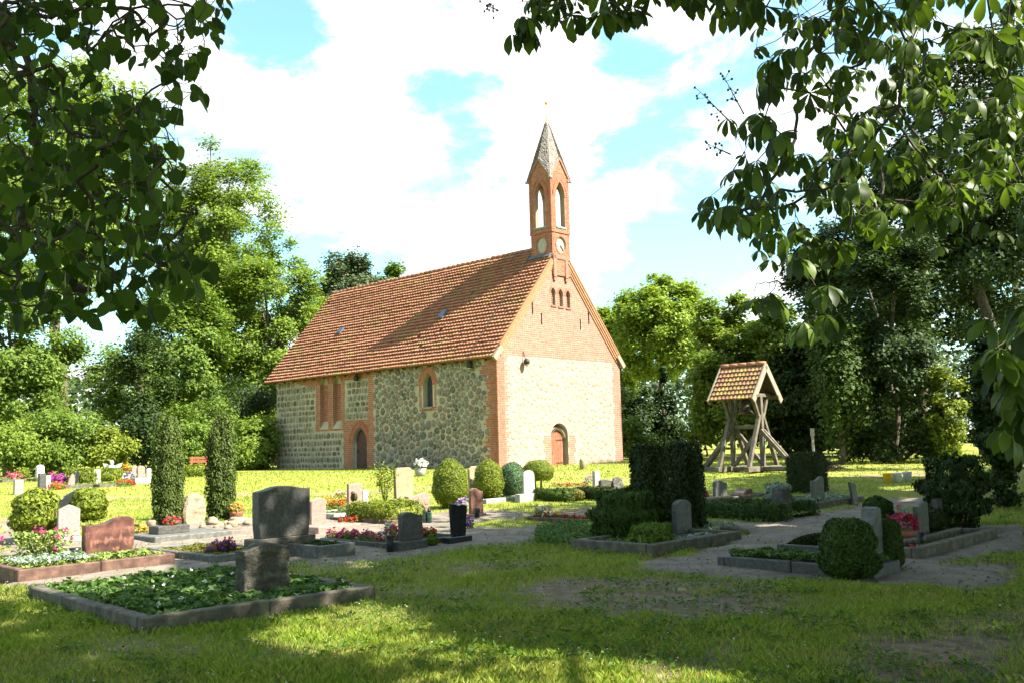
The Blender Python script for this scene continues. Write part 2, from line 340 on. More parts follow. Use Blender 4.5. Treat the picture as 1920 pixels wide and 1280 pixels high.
# where the photograph shows sunlight on the ground (pixel outlines, turned into ground outlines): crowns keep gaps towards these places
def gpoly(pts): return [tuple(ground(*p)[:2]) for p in pts]
LIT = [gpoly(p) for p in [
    [(-60, 876), (-60, 1088), (60, 1096), (150, 1092), (260, 1070), (440, 1012), (560, 1003), (640, 1004), (700, 1000), (745, 985), (800, 962), (870, 950), (960, 944), (1010, 934), (1110, 914), (1170, 900), (1230, 884), (1230, 876)],
    [(430, 1200), (530, 1160), (700, 1124), (770, 1140), (820, 1178), (960, 1212), (1080, 1226), (1200, 1236), (1330, 1250), (1440, 1280), (1400, 1310), (720, 1310), (680, 1270), (590, 1238)],
    [(1010, 1150), (1050, 1138), (1085, 1146), (1070, 1160), (1030, 1164)],
    [(1810, 1168), (1880, 1160), (1900, 1185), (1840, 1192)],
    [(1400, 985), (1460, 978), (1480, 984), (1430, 992)], [(1465, 985), (1500, 982), (1500, 990), (1470, 992)],
    [(1530, 884), (1750, 880), (1760, 892), (1540, 894)], [(1330, 872), (1480, 868), (1490, 884), (1335, 898)], [(1640, 912), (1740, 908), (1740, 918), (1660, 920)],
    [(1690, 930), (1730, 932), (1710, 942), (1680, 938)], [(90, 1062), (300, 1050), (330, 1062), (330, 1100), (150, 1098)], [(490, 1094), (530, 1092), (540, 1118), (500, 1122)],
    [(30, 1125), (70, 1118), (110, 1128), (60, 1138)], [(300, 1205), (350, 1200), (370, 1212), (320, 1218)], [(15, 1190), (60, 1184), (80, 1196), (30, 1202)], [(120, 1235), (190, 1228), (200, 1240), (140, 1246)], [(640, 1062), (700, 1056), (720, 1064), (660, 1072)], [(860, 1076), (900, 1072), (920, 1080), (880, 1084)], [(1250, 1104), (1290, 1100), (1300, 1108), (1260, 1112)], [(1375, 1096), (1410, 1092), (1420, 1100), (1385, 1104)], [(1600, 1140), (1640, 1134), (1650, 1142), (1610, 1148)], [(1480, 1190), (1540, 1184), (1550, 1194), (1500, 1200)], [(1700, 1225), (1760, 1218), (1780, 1228), (1720, 1236)], [(960, 1186), (1000, 1180), (1010, 1190), (970, 1196)],
    [(150, 1110), (200, 1100), (230, 1112), (190, 1122)], [(270, 1175), (320, 1165), (330, 1185), (280, 1195)]]]
LITPTS = []
SHADED = [(ground(535, 1042)+np.array([0, 0, .65]), .5), (ground(500, 1130)+np.array([0, 0, .4]), .38)]     # headstones the photograph shows in shade
def keep_out(P):
    """True for leaf positions whose shadow would fall on a sunlit place"""
    P = np.asarray(P); k = (P[:, 2]-0.25)/SUN[2]
    for _ in range(2): k = (P[:, 2]-gz(P[:, 1]-k*SUN[1]))/SUN[2]
    x = P[:, 0]-k*SUN[0]; y = P[:, 1]-k*SUN[1]; bad = np.zeros(len(P), bool)
    for q in LIT: bad |= inpoly(x, y, q)
    # the chapel's gable, roof and turret
    d = P-CH; lx = d@u3; ly = d@v3; sx = SUN@u3; sy = SUN@v3
    t = (ly+0.0)/sy; hx = lx-t*sx; hz = d[:, 2]-t*SUN[2]
    bad |= (t > 0) & (hx > -.5) & (hx < 9.8) & (hz > 0.0) & (hz < 18)
    t = (ly-9)/sy; hx = lx-t*sx; hz = d[:, 2]-t*SUN[2]
    bad |= (t > 0) & (hx > -2) & (hx < 11) & (hz > 3) & (hz < 13)
    # the bell frame's roof and left face
    for bp in ((8.1, 33.2, 4.4), (7.3, 32.6, 3.9), (8.9, 33.4, 3.9), (7.0, 32.3, 1.5)):
        w = P-np.array(bp); s = w@SUN; dd = np.linalg.norm(w-s[:, None]*SUN, axis=1); bad |= (s > 0) & (dd < .9)
    for c, r in LITPTS:
        w = P-np.asarray(c); s = w@SUN; dd = np.linalg.norm(w-s[:, None]*SUN, axis=1); bad |= (s > 0.4) & (dd < r)
    for c, r in SHADED:
        w = P-c; s = w@SUN; dd = np.linalg.norm(w-s[:, None]*SUN, axis=1); bad &= ~((s > .4) & (dd < r))
    return bad
def in_frame(P, x0=-40, x1=1960, y0=-40):
    a, b, z = proj(P); return (z > .1) & (a > x0) & (a < x1) & (b > y0) & (b < 1300)

def tree(name, label, cat, x, y, H, R, base, n, ls, m, trunk_r=.25, clumps=40, cr=.3, group=None, lean=0, cull=True, hide=None, shape='round', z0=None, droop=0, trunk_mat=None, sy=1.0):
    z0 = float(gz(y)) if z0 is None else z0
    t = empty(name, (x, y, z0), label, cat, group=group)
    hz = (H-base)/2; cz = base+hz
    D = rdir(clumps); f = .35+.62*rng.random((clumps, 1))**.6; C = D*f*np.array([R, R*sy, hz])+np.array([lean, 0, cz])
    if shape == 'cone':
        zz = rng.random(clumps)**1.1; a = rng.random(clumps)*6.283; rr = R*(1-zz)*(.55+.45*rng.random(clumps))
        C = np.stack([rr*np.cos(a), rr*np.sin(a), base+zz*(H-base)], 1)
    if shape == 'column':
        zz = rng.random(clumps); a = rng.random(clumps)*6.283; rr = R*np.sqrt(1-np.abs(zz-.45)**3*1.5)*(.35+.65*rng.random(clumps))
        C = np.stack([rr*np.cos(a), rr*np.sin(a), base+zz*(H-base)], 1)
    rc = R*cr*(.65+.8*rng.random(clumps))
    if shape == 'cone': rc *= (1.15-.8*(C[:, 2]-base)/(H-base))
    w = rc**1.8; k = rng.choice(clumps, n, p=w/w.sum())
    d = rdir(n); P = C[k]+d*(rc[k]*(.2+.8*rng.random(n)**.6)*(1+.55*(rng.random(n) < .28)))[:, None]*np.array([1, 1, .74])
    if droop: P[:, 2] -= droop*rng.random(n)**2*2
    P = P[P[:, 2] > .05]; n = len(P)
    Nn = unit(P-np.array([lean*.5, 0, cz*.8]))*.7+np.array([0, 0, .55])+rng.normal(size=(n, 3))*.5
    Wd = P+np.array([x, y, z0]); bad = np.zeros(n, bool)
    if cull: bad |= keep_out(Wd)
    if hide is not None: bad |= hide(Wd)
    P = P[~bad]; Nn = Nn[~bad]; n = len(P)
    L = ls*(.6+.8*rng.random(n))
    leaves_obj('crown', P, Nn, L, L*(.55+.35*rng.random(n)), m, t, tri=True)
    b = MB(); tz = base+hz*.9
    pts = [np.array([lean*(i/6)**2+.06*R*math.sin(i*1.7+x), .06*R*math.cos(i*1.3+y), -.15+(tz+.15)*i/6]) for i in range(7)]
    b.tube(pts, [trunk_r*(1.35 if i == 0 else 1-.11*i) for i in range(7)], 9)
    for i in rng.choice(clumps, min(clumps, 12), replace=False):
        c = C[i]
        if hide is not None and hide(np.array([c+[x, y, z0]]))[0]: continue
        h = min(max(base*.75, c[2]-.45*np.hypot(c[0], c[1])), tz*.95); s = max(0, min(6, h/tz*6)); j = int(min(5, s)); a = pts[j]+(pts[j+1]-pts[j])*(s-j)
        mid = (a+c)/2+np.array([0, 0, .08*R]); r0 = trunk_r*.4
        b.tube([a, mid, c], [r0, r0*.6, r0*.2], 5)
    b.build('trunk', trunk_mat or bark, t, True)
    return t

def shrub(name, label, cat, P, Nn, loc, L, W, m, core=None, group=None, stem=None, T=None, rz=0.0):
    t = empty(name, loc, label, cat, rz, group)
    leaves_obj('foliage', P, Nn, L, W, m, t, extra=core, T=T)
    if stem is None:
        h = float(P[:, 2].max())*.55; stem = MB().tube([(0, 0, -.1), (.01, 0, h*.5), (0, .02, h)], [.035, .028, .015], 6)
    stem.build('stem', bark, t, True); return t
def ellipsoid_pts(n, r, c, amp=.06, k=3.0, seed=0, low=-1.0, sq=1.0):
    d = rdir(n*2); d = d[d[:, 2] > low][:n]; d = np.sign(d)*np.abs(d)**sq
    q = 1+amp*(np.sin(k*d[:, 0]*2+seed)*np.cos(k*d[:, 1]*2.3+seed*2)+np.sin(k*d[:, 2]*3+seed*3))
    P = d*np.asarray(r)*(q*(.93+.1*rng.random(len(d))))[:, None]+np.asarray(c)
    return P, unit(d/np.asarray(r))+rng.normal(size=d.shape)*.45
def px_scale(px, py):
    p = ground(px, py); return p, FPX/proj(p)[2]
def ball(label, cx, by, w, h, m, n=2600, ls=.05, group=None, name='clipped_shrub', cat='shrub', amp=.03, low=-1, zoff=0.0, sq=1.0):
    p, s = px_scale(cx, by); r = np.array([w/2/s, w/2/s, h/2/s]); c = np.array([0, 0, r[2]*.98+zoff]); sd = random.random()*9
    P, Nn = ellipsoid_pts(n, r, c, amp, seed=sd, low=low, sq=sq)
    P[:, 2] = np.where(P[:, 2] < c[2], c[2]-(c[2]-P[:, 2])*.97, P[:, 2])
    # domed shape: fuller low down
    q = (P[:, 2]-c[2])/r[2]; k = np.where(q < 0, 1+.22*np.clip(-q, 0, .8), 1); P[:, :2] *= k[:, None]
    core = lumpy(c, r*.9, 18, 10, amp, seed=sd); cv = core[0]; q = (cv[:, 2]-c[2])/r[2]; k = np.where(q < 0, 1+.22*np.clip(-q, 0, .8), 1); cv[:, :2] *= k[:, None]
    L = ls*(.6+.8*rng.random(len(P)))
    return shrub(name, label, cat, P, Nn, p, L, L*.6, m, core, group)
def box_pts(n, lx, ly, z0, z1, rnd=.12, jit=.03, lean=0):
    """points on the top and sides of a block with rounded, uneven edges"""
    h = z1-z0; A = np.array([lx*ly, lx*h, lx*h, ly*h, ly*h]); k = rng.choice(5, n, p=A/A.sum()); a = rng.random(n); b = rng.random(n)
    P = np.zeros((n, 3)); Nn = np.zeros((n, 3))
    for i in range(5):
        s = k == i
        if i == 0: P[s] = np.stack([(a[s]-.5)*lx, (b[s]-.5)*ly, np.full(s.sum(), z1)], 1); Nn[s] = (0, 0, 1)
        elif i < 3: sg = -1 if i == 1 else 1; P[s] = np.stack([(a[s]-.5)*lx, np.full(s.sum(), sg*ly/2), z0+b[s]*h], 1); Nn[s] = (0, sg, .2)
        else: sg = -1 if i == 3 else 1; P[s] = np.stack([np.full(s.sum(), sg*lx/2), (a[s]-.5)*ly, z0+b[s]*h], 1); Nn[s] = (sg, 0, .2)
    # pull corners in
    q = np.stack([np.abs(P[:, 0])/(lx/2), np.abs(P[:, 1])/(ly/2), np.clip((P[:, 2]-z0)/h, 0, 1)], 1); e = np.clip(np.sort(q, 1)[:, 1]-.75, 0, .25)*4
    c = np.array([0, 0, (z0+z1)/2]); P = P-(P-c)*(rnd*e**2)[:, None]
    f = fbm(P[:, 0]*4/max(.3, min(lx, ly))+P[:, 2]*3+7, P[:, 1]*4/max(.3, min(lx, ly))+P[:, 2]*2+3, 3)-.5
    P += Nn*(f*jit*3)[:, None]+rng.normal(size=P.shape)*jit*.5
    return P, Nn+rng.normal(size=P.shape)*.45
def box_core(lx, ly, z0, z1, k=.88):
    x, y, t = lx/2*k, ly/2*k, z0+(z1-z0)*(.5+k/2)
    V = np.array([(-x, -y, z0), (x, -y, z0), (x, y, z0), (-x, y, z0), (-x, -y, t), (x, -y, t), (x, y, t), (-x, y, t)])
    return V, np.array([(0, 3, 2, 1), (4, 5, 6, 7), (0, 1, 5, 4), (1, 2, 6, 5), (2, 3, 7, 6), (3, 0, 4, 7)])
# ------------------------------------------------------------------ ground, lawn and paths
PATHS = [gpoly(p) for p in [
    [(-20, 968), (30, 972), (60, 990), (60, 1010), (120, 1014), (255, 1000), (270, 985), (430, 978), (480, 975), (600, 962), (680, 975), (740, 972), (800, 962), (860, 955), (900, 955), (1000, 962), (960, 974), (900, 976), (880, 985), (945, 990), (1000, 998), (1005, 1012), (940, 1020), (860, 1030), (760, 1046), (660, 1058), (560, 1060), (440, 1066), (330, 1086), (150, 1106), (20, 1106), (-20, 1100), (-20, 1075), (20, 1050), (-20, 1040)],
    [(945, 990), (1000, 984), (1100, 972), (1160, 960), (1160, 975), (1080, 990), (1000, 1002)],
    [(1000, 976), (1050, 960), (1150, 948), (1160, 962), (1060, 974)],
    [(1150, 1068), (1190, 1048), (1300, 1036), (1352, 1008), (1400, 1000), (1350, 990), (1320, 975), (1420, 980), (1480, 968), (1560, 955), (1600, 944), (1690, 932), (1740, 932), (1760, 944), (1680, 955), (1690, 975), (1780, 985), (1930, 980), (1930, 1035), (1850, 1038), (1760, 1058), (1930, 1060), (1930, 1098), (1840, 1104), (1740, 1098), (1640, 1100), (1560, 1090), (1400, 1086), (1300, 1082), (1220, 1074)]]]
BEDS = []   # filled below: (near corner, length along u, length along v)
def bed(pn, pu, ul=None, vl=1.0, pv=None, rot=0.0):
    c = ground(*pn)
    if ul is None: ul = float((ground(*pu)-c)@u3)
    if pv is not None: vl = float((ground(*pv)-c)@v3)
    BEDS.append((c, ul, vl, rot)); return c, ul, vl, rot
B_front = bed((267, 1192), (703, 1119), ul=2.52, vl=3.3, rot=-.055)
B_red = bed((32, 1092), (361, 1062), vl=2.0)
B_moss = bed((403, 1057), (598, 1047), vl=2.3)
B_slab = bed((290, 1018), (418, 1000), vl=1.15)
B_planter = bed((598, 1048), (660, 1038), vl=1.3)
B_pinkslab = bed((597, 1001), (652, 989), vl=.6)
B_lantern = bed((626, 974), (662, 962), vl=1.3)
B_juniper = bed((735, 984), (775, 972), pv=(616, 974))
B_begonia = bed((730, 1030), (876, 1012), pv=(626, 1013))
B_yew = bed((1225, 1042), (1356, 1009), pv=(1108, 1023))
B_right = bed((1640, 1086), None, ul=.75, pv=(1376, 1056))
B_mound = bed((1600, 1042), None, ul=.8, pv=(1468, 1030))
B_pot = bed((1728, 1049), (1776, 1003), pv=(1655, 1040))
B_box = bed((1472, 978), None, ul=1.5, pv=(1318, 965))
B_slab2 = bed((1345, 943), (1384, 925), pv=(1318, 941))
B_silver = bed((1516, 957), (1553, 935), pv=(1440, 950))
B_border = bed((1106, 982), None, ul=.6, pv=(1036, 967))
B_mid = bed((912, 944), (944, 931), vl=1.0)
FAR = [bed(*a) for a in [((186, 913), (222, 908), None, 1.6), ((212, 899), (250, 896), None, 1.4), ((4, 904), (52, 902), None, 2.0), ((68, 902), (98, 898), None, 1.2), ((120, 916), (165, 911), None, 1.4), ((1440, 950), (1440, 950), .5, .4)]][:5]
def uv(P, b):
    d = np.asarray(P)[..., :2]-b[0][:2]; a = GA+b[3]; return d@np.array([math.cos(a), math.sin(a)]), d@np.array([-math.sin(a), math.cos(a)])
RES, GX0, GX1, GY0, GY1 = 0.1, -34, 34, 3.0, 60.0
gx = np.arange(GX0, GX1, RES); gy = np.arange(GY0, GY1, RES); MX, MY = np.meshgrid(gx, gy)
jx = MX+(fbm(MX*2.2, MY*2.2, 3)-.5)*.5; jy = MY+(fbm(MX*2.2+40, MY*2.2, 3)-.5)*.5
PATHM = np.zeros(MX.shape, bool)
for q in PATHS: PATHM |= inpoly(jx, jy, q)
BEDM = np.zeros(MX.shape, bool)
for b in BEDS:
    a, c = uv(np.stack([MX, MY], -1), b); BEDM |= (a > -.0) & (a < b[1]+.0) & (c > -.0) & (c < b[2]+.0)
_d = np.stack([MX, MY], -1)-CH[:2]; _a, _b = _d@u3[:2], _d@v3[:2]; CHM = (_a > 0) & (_a < 9.2) & (_b > 0) & (_b < 18.6)
BAREQ = [(gpoly([(930, 1120), (1010, 1092), (1150, 1086), (1330, 1092), (1480, 1112), (1440, 1160), (1250, 1176), (1080, 1150)]), .8),
         (gpoly([(1150, 1220), (1300, 1228), (1420, 1255), (1460, 1300), (1180, 1300), (1120, 1260)]), .6),
         (gpoly([(1640, 1180), (1930, 1150), (1930, 1300), (1560, 1300), (1560, 1240)]), .75),
         (gpoly([(100, 1205), (520, 1195), (640, 1250), (300, 1262), (60, 1240)]), .55),
         (gpoly([(800, 1120), (960, 1100), (1060, 1130), (900, 1180)]), .45),
         (gpoly([(-20, 1160), (40, 1160), (60, 1180), (-20, 1190)]), .6),
         (gpoly([(1540, 1020), (1930, 1035), (1930, 1110), (1700, 1110)]), .35),
         (gpoly([(1320, 1060), (1480, 1075), (1520, 1100), (1290, 1090)]), .4)]
BARE = np.clip((fbm(MX*.7+3, MY*.7, 4)-.5)*2.4, 0, .5)*(MY < 32)
for q, w in BAREQ: BARE = np.maximum(BARE, w*np.where(inpoly(jx, jy, q), 1, 0))
for _ in range(3): BARE = (BARE+np.roll(BARE, 2, 0)+np.roll(BARE, -2, 0)+np.roll(BARE, 2, 1)+np.roll(BARE, -2, 1))/5
BARE = np.clip(BARE*(.45+1.1*fbm(MX*2.6, MY*2.6+9, 3)), 0, 1)
def sample(M, x, y):
    i = np.clip(((np.asarray(y)-GY0)/RES).astype(int), 0, M.shape[0]-1); j = np.clip(((np.asarray(x)-GX0)/RES).astype(int), 0, M.shape[1]-1)
    return M[i, j]
def relief(x, y):
    return (fbm(np.asarray(x)*.9, np.asarray(y)*.9, 3)-.5)*.05*np.clip((30-np.asarray(y))/10, 0, 1)
ext = np.array([1, 2.5, 5, 9, 15, 25, 45, 80, 140, 250, 450, 800, 1400, 2400])
xs = np.concatenate([-ext[::-1]-34, np.arange(-34, 34.01, .4), 34+ext]); ys = np.concatenate([3-ext[::-1], np.arange(3, 60.01, .4), 60+ext])
X, Y = np.meshgrid(xs, ys); inner = (np.abs(X) <= 34) & (Y >= 3) & (Y <= 60)
Z = gz(Y)+np.where(inner, relief(X, Y), 0)-np.where(sample(PATHM, X, Y) & inner, .05, 0)
nx, ny = len(xs), len(ys); idx = np.arange(nx*ny).reshape(ny, nx)
F = np.stack([idx[:-1, :-1], idx[:-1, 1:], idx[1:, 1:], idx[1:, :-1]], -1).reshape(-1, 4)
m, t, o = nodes_of('lawn'); b = t.nodes.new('ShaderNodeBsdfPrincipled'); t.links.new(b.outputs[0], o.inputs[0]); b.inputs['Roughness'].default_value = .95; b.inputs['Specular IOR Level'].default_value = .1
tcn = t.nodes.new('ShaderNodeTexCoord'); vec = tcn.outputs['Object']
at_ = t.nodes.new('ShaderNodeAttribute'); at_.attribute_name = 'bare'
gr = ramp(t, noise(t, vec, 1.3, 8, .7), [(.16, .195, .024), (.225, .255, .036), (.29, .3, .06)])
gr = mixc(t, noise(t, vec, .23, 4, .6, .42, .7), gr, (.28, .25, .075))
gr = mixc(t, math_(t, 'MULTIPLY', noise(t, vec, 22, 5, .7), .6), gr, (.045, .07, .014))
so_ = ramp(t, noise(t, vec, 6, 9, .7), [(.08, .06, .042), (.17, .13, .092), (.28, .22, .16)])
so_ = mixc(t, math_(t, 'MULTIPLY', noise(t, vec, 45, 4, .6, .5, .75), .6), so_, (.26, .2, .12))
fac = t.nodes.new('ShaderNodeMapRange'); fac.inputs['From Min'].default_value = .12; fac.inputs['From Max'].default_value = .55
t.links.new(math_(t, 'ADD', at_.outputs['Fac'], math_(t, 'MULTIPLY', math_(t, 'SUBTRACT', noise(t, vec, 9, 6), .5), .25)), fac.inputs['Value'])
t.links.new(mixc(t, fac.outputs['Result'], gr, so_), b.inputs['Base Color'])
bn = t.nodes.new('ShaderNodeBump'); bn.inputs['Strength'].default_value = .8; bn.inputs['Distance'].default_value = .03; t.links.new(noise(t, vec, 30, 8, .7, 0, 1), bn.inputs['Height']); t.links.new(bn.outputs[0], b.inputs['Normal'])
lawn = np_mesh('ground', np.stack([X, Y, Z], -1).reshape(-1, 3), F, m, smooth=True, kind='structure'); lawn['label'] = 'churchyard lawn with worn bare patches'
at2 = lawn.data.attributes.new('bare', 'FLOAT', 'POINT'); at2.data.foreach_set('value', np.where(inner, np.maximum(sample(BARE, X, Y), sample(PATHM, X, Y)*.6), 0).ravel().astype(np.float32))
# paths: fine cells following the ground
from collections import deque
lab = np.zeros(PATHM.shape, int); PM2 = PATHM[::2, ::2]; 
cells = np.argwhere(PM2); vid = {}
PV = []; PF = []
def pv(i, j):
    if (i, j) not in vid:
        x = GX0+j*.2+(random.random()-.5)*.1; y = GY0+i*.2+(random.random()-.5)*.1
        vid[(i, j)] = len(PV); PV.append((x, y, float(gz(y)+relief(x, y))+.012))
    return vid[(i, j)]
for i, j in cells: PF.append((pv(i, j), pv(i, j+1), pv(i+1, j+1), pv(i+1, j)))
use = np.bincount(np.array(PF).ravel(), minlength=len(PV)); PV = [(x, y, z-(.07 if use[i] < 4 else 0)) for i, (x, y, z) in enumerate(PV)]   # the rim dips under the turf
pa = np_mesh('gravel_path', PV, PF, sand, smooth=True, kind='structure'); pa['label'] = 'sandy gravel path winding between the graves'

# ------------------------------------------------------------------ the chapel
church = empty('church', tuple(CH), 'small fieldstone and brick chapel with steep tiled roof and slender turret', 'church', GA)
mortar = mat('lime_mortar', [(.25, .225, .15), (.31, .28, .195), (.365, .335, .245)], .95, 3, bump=.5, bscale=40, patch=(.5, (.5, .4, .27), .45, .7, .6))
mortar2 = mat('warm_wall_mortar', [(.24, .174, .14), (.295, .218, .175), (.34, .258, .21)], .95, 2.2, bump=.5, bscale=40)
joint = mat('brick_joint', [(.24, .18, .12), (.31, .24, .165)], .95, 6)
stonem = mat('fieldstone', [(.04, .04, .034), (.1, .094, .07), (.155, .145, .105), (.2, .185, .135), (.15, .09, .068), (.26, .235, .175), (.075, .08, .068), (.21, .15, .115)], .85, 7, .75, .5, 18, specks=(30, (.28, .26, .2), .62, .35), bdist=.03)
stone2 = mat('cream_washed_fieldstone', [(.17, .13, .095), (.255, .19, .14), (.29, .22, .165), (.25, .155, .115), (.32, .25, .19), (.19, .16, .125), (.29, .195, .15)], .85, 7, .75, .5, 18, patch=(1.2, (.35, .27, .19), .4, .6, .75), bdist=.03)  # gable stones' own pinkish cream, from mortar washed over them
brickm = mat('brick', [(.2, .065, .04), (.3, .1, .055), (.36, .14, .075), (.26, .085, .05), (.4, .18, .1)], .88, 9, .7, .4, 30)
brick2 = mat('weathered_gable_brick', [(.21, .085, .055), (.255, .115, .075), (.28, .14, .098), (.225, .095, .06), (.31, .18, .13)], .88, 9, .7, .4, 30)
tilem = mat('clay_tile', [(.2, .08, .046), (.25, .11, .064), (.29, .135, .08), (.225, .092, .054), (.32, .165, .1)], .85, 1.0, .6, .3, 30, patch=(1.1, (.24, .19, .055), .52, .75, .75), specks=(4, (.12, .07, .045), .64, .6))
slate = mat('weathered_shingle', [(.12, .11, .1), (.2, .17, .15), (.28, .25, .23), (.27, .15, .11)], .8, 5, .8)
timber = mat('weathered_timber', [(.14, .11, .075), (.22, .175, .12), (.3, .25, .18)], .85, 5, bump=.5, bscale=30)
darkwood = mat('dark_timber', [(.05, .035, .025), (.09, .065, .045)], .85, 5)
doorred = mat('red_brown_door', [(.17, .055, .03), (.24, .08, .045), (.29, .11, .065)], .6, 6)
doordark = mat('dark_brown_door', [(.06, .03, .025), (.1, .05, .04)], .65, 6)
glassm = mat('dark_leaded_glass', [(.02, .028, .035), (.05, .06, .07)], .12, 4, spec=.6)
plaster = mat('pale_plaster', [(.3, .27, .2), (.38, .35, .28)], .9, 4)
copper = mat('green_copper', [(.1, .25, .2), (.16, .34, .28)], .7, 6)
gold = mat('gilded_metal', [(.6, .38, .08), (.75, .5, .12)], .35, 6, metal=.6)
lead = mat('lead_flashing', [(.06, .06, .065), (.1, .1, .11)], .7, 5)

def pointed(yc, hw, z0, zs, za, n=7):
    """outline of a pointed opening, counter-clockwise from bottom left (a,z)"""
    L = [(yc-hw, z0), (yc-hw, zs)]; h = za-zs; 
    # arc through (hw,0) and apex (0,h)
    c = (h*h-hw*hw)/(2*hw) if h > hw else 0.0; R_ = math.hypot(c, h) if h > hw else hw
    arc = []
    for i in range(1, n+1):
        if h > hw: a = math.atan2(h, c)*i/n; arc.append((-(R_*math.cos(a)-c), R_*math.sin(a)))
        else: a = math.pi/2*i/n; arc.append((-hw*math.cos(a), h*math.sin(a)))
    L += [(yc+x, zs+z) for x, z in arc]; L += [(yc-x, zs+z) for x, z in arc[:-1][::-1]]
    L += [(yc+hw, zs), (yc+hw, z0)]
    return L
def plate(outline, holes, depth, place):
    """slab with openings; place(a,z,d) maps plane coords + depth inward to local space"""
    polys = [outline]+holes; tri = tessellate_polygon([[Vector((a, z, 0)) for a, z in p] for p in polys])
    pts = [q for p in polys for q in p]; n = len(pts)
    V = [place(a, z, 0) for a, z in pts]+[place(a, z, depth) for a, z in pts]
    Fc = [tuple(x) for x in tri]+[tuple(n+i for i in x[::-1]) for x in tri]; o_ = 0
    for p in polys:
        k = len(p); Fc += [(o_+i, o_+(i+1) % k, n+o_+(i+1) % k, n+o_+i) for i in range(k)]; o_ += k
    return MB().add(V, Fc)
SIDE = lambda a, z, d=0.0: (d, a, z)
GAB = lambda a, z, d=0.0: (a, d, z)
REC = .10      # the left part of the side wall stands back a little
win = pointed(4.80, .36, 3.0, 4.05, 4.68); winO = (4.80, .70, 2.74, 4.05, 5.0)
lanA = pointed(13.68, .40, 2.2, 4.65, 5.1); lanB = pointed(12.44, .40, 2.2, 4.65, 5.1)
door1 = pointed(10.42, .60, -.5, 1.35, 2.2)
gdoor = pointed(4.22, .62, -.6, 1.45, 2.03)
lets = [pointed(x, .17, z-.88, z-.3, z) for x, z in ((4.06, 8.66), (4.62, 8.64), (5.18, 8.62))]
slots = [[(x-.06, z), (x-.06, z+.57), (x+.06, z+.57), (x+.06, z)] for x, z in ((3.15, 6.74), (6.09, 6.68))]
WT = 5.42; APX, APZ, GW, SL = 4.6, 10.75, 9.2, 18.45
side = plate([(0, -.8), (9.55, -.8), (9.55, WT), (0, WT)], [win], .45, SIDE).build('nave_wall', mortar, church)
sideL = plate([(9.55, -.8), (SL, -.8), (SL, WT), (9.55, WT)], [lanA, lanB, door1], .4, lambda a, z, d=0: (REC+d, a, z)).build('choir_wall', mortar, church)
gab = plate([(0, -.8), (0, WT), (APX, APZ), (GW, WT), (GW, -.8)], [gdoor]+lets+slots, .45, GAB).build('gable_wall', mortar2, church)
MB().box((.62, SL/2, 2.3), (.24, SL-1.0, 6.1)).box((GW-.3, SL/2, 2.3), (.6, SL-.95, 6.1)).box((GW/2, SL-.25, 2.3), (GW-.3, .5, 6.1)).add([(0.02, SL-.5, WT), (GW, SL-.5, WT), (APX, SL-.5, APZ), (.02, SL, WT), (GW, SL, WT), (APX, SL, APZ)], [(0, 1, 2), (3, 5, 4), (0, 2, 5, 3), (1, 4, 5, 2)]).build('rear_wall', mortar, church)
MB().add([(.1, .5, -.8), (9.1, .5, -.8), (9.1, .5, WT), (APX, .5, APZ-.15), (.1, .5, WT), (.1, .62, -.8), (9.1, .62, -.8), (9.1, .62, WT), (APX, .62, APZ-.15), (.1, .62, WT)], [(0, 1, 2, 3, 4), (9, 8, 7, 6, 5)]).build('gable_backing', brickm, gab)

# bricks -----------------------------------------------------------
BR = {}          # material -> MB for joined bricks
def brick_box(place, a0, a1, z0, z1, out=.012, back=.02):
    V = [place(a, z, d) for d in (-out, back) for a, z in ((a0, z0), (a1, z0), (a1, z1), (a0, z1))]
    e = .006; V[0:4] = [place(a, z, -out) for a, z in ((a0+e, z0+e), (a1-e, z0+e), (a1-e, z1-e), (a0+e, z1-e))]
    return V, [(0, 1, 2, 3), (0, 4, 5, 1), (1, 5, 6, 2), (2, 6, 7, 3), (3, 7, 4, 0)]
def spans(a0, a1, z, inside):
    q = np.linspace(a0, a1, 9); ok = [bool(inside(a, z)) for a in q]; best = None; st = None
    for i, k in enumerate(ok+[False]):
        if k and st is None: st = i
        if not k and st is not None:
            if best is None or q[i-1]-q[st] > best[1]-best[0]: best = (q[st], q[i-1])
            st = None
    return best
def courses(place, a0, a1, z0, z1, inside, bl=.29, bh=.103, jt=.014, out=.012):
    res = []; k = 0; z = z0
    while z < z1-1e-6:
        a = a0-(.0 if k % 2 else bl*.5)-random.random()*.02; i = k
        while a < a1:
            L = bl if (i % 2 == 0 or k % 3 == 0) else bl*.5; x0, x1 = max(a, a0), min(a+L-jt, a1); i += 1
            if x1-x0 > .04:
                sp = spans(x0, x1, z+bh/2, inside)
                if sp and sp[1]-sp[0] > .04: res.append(brick_box(place, sp[0], sp[1], z+jt/2, min(z+bh-jt/2, z1), out*(.6+.8*random.random())))
            a += L
        z += bh; k += 1
    return res
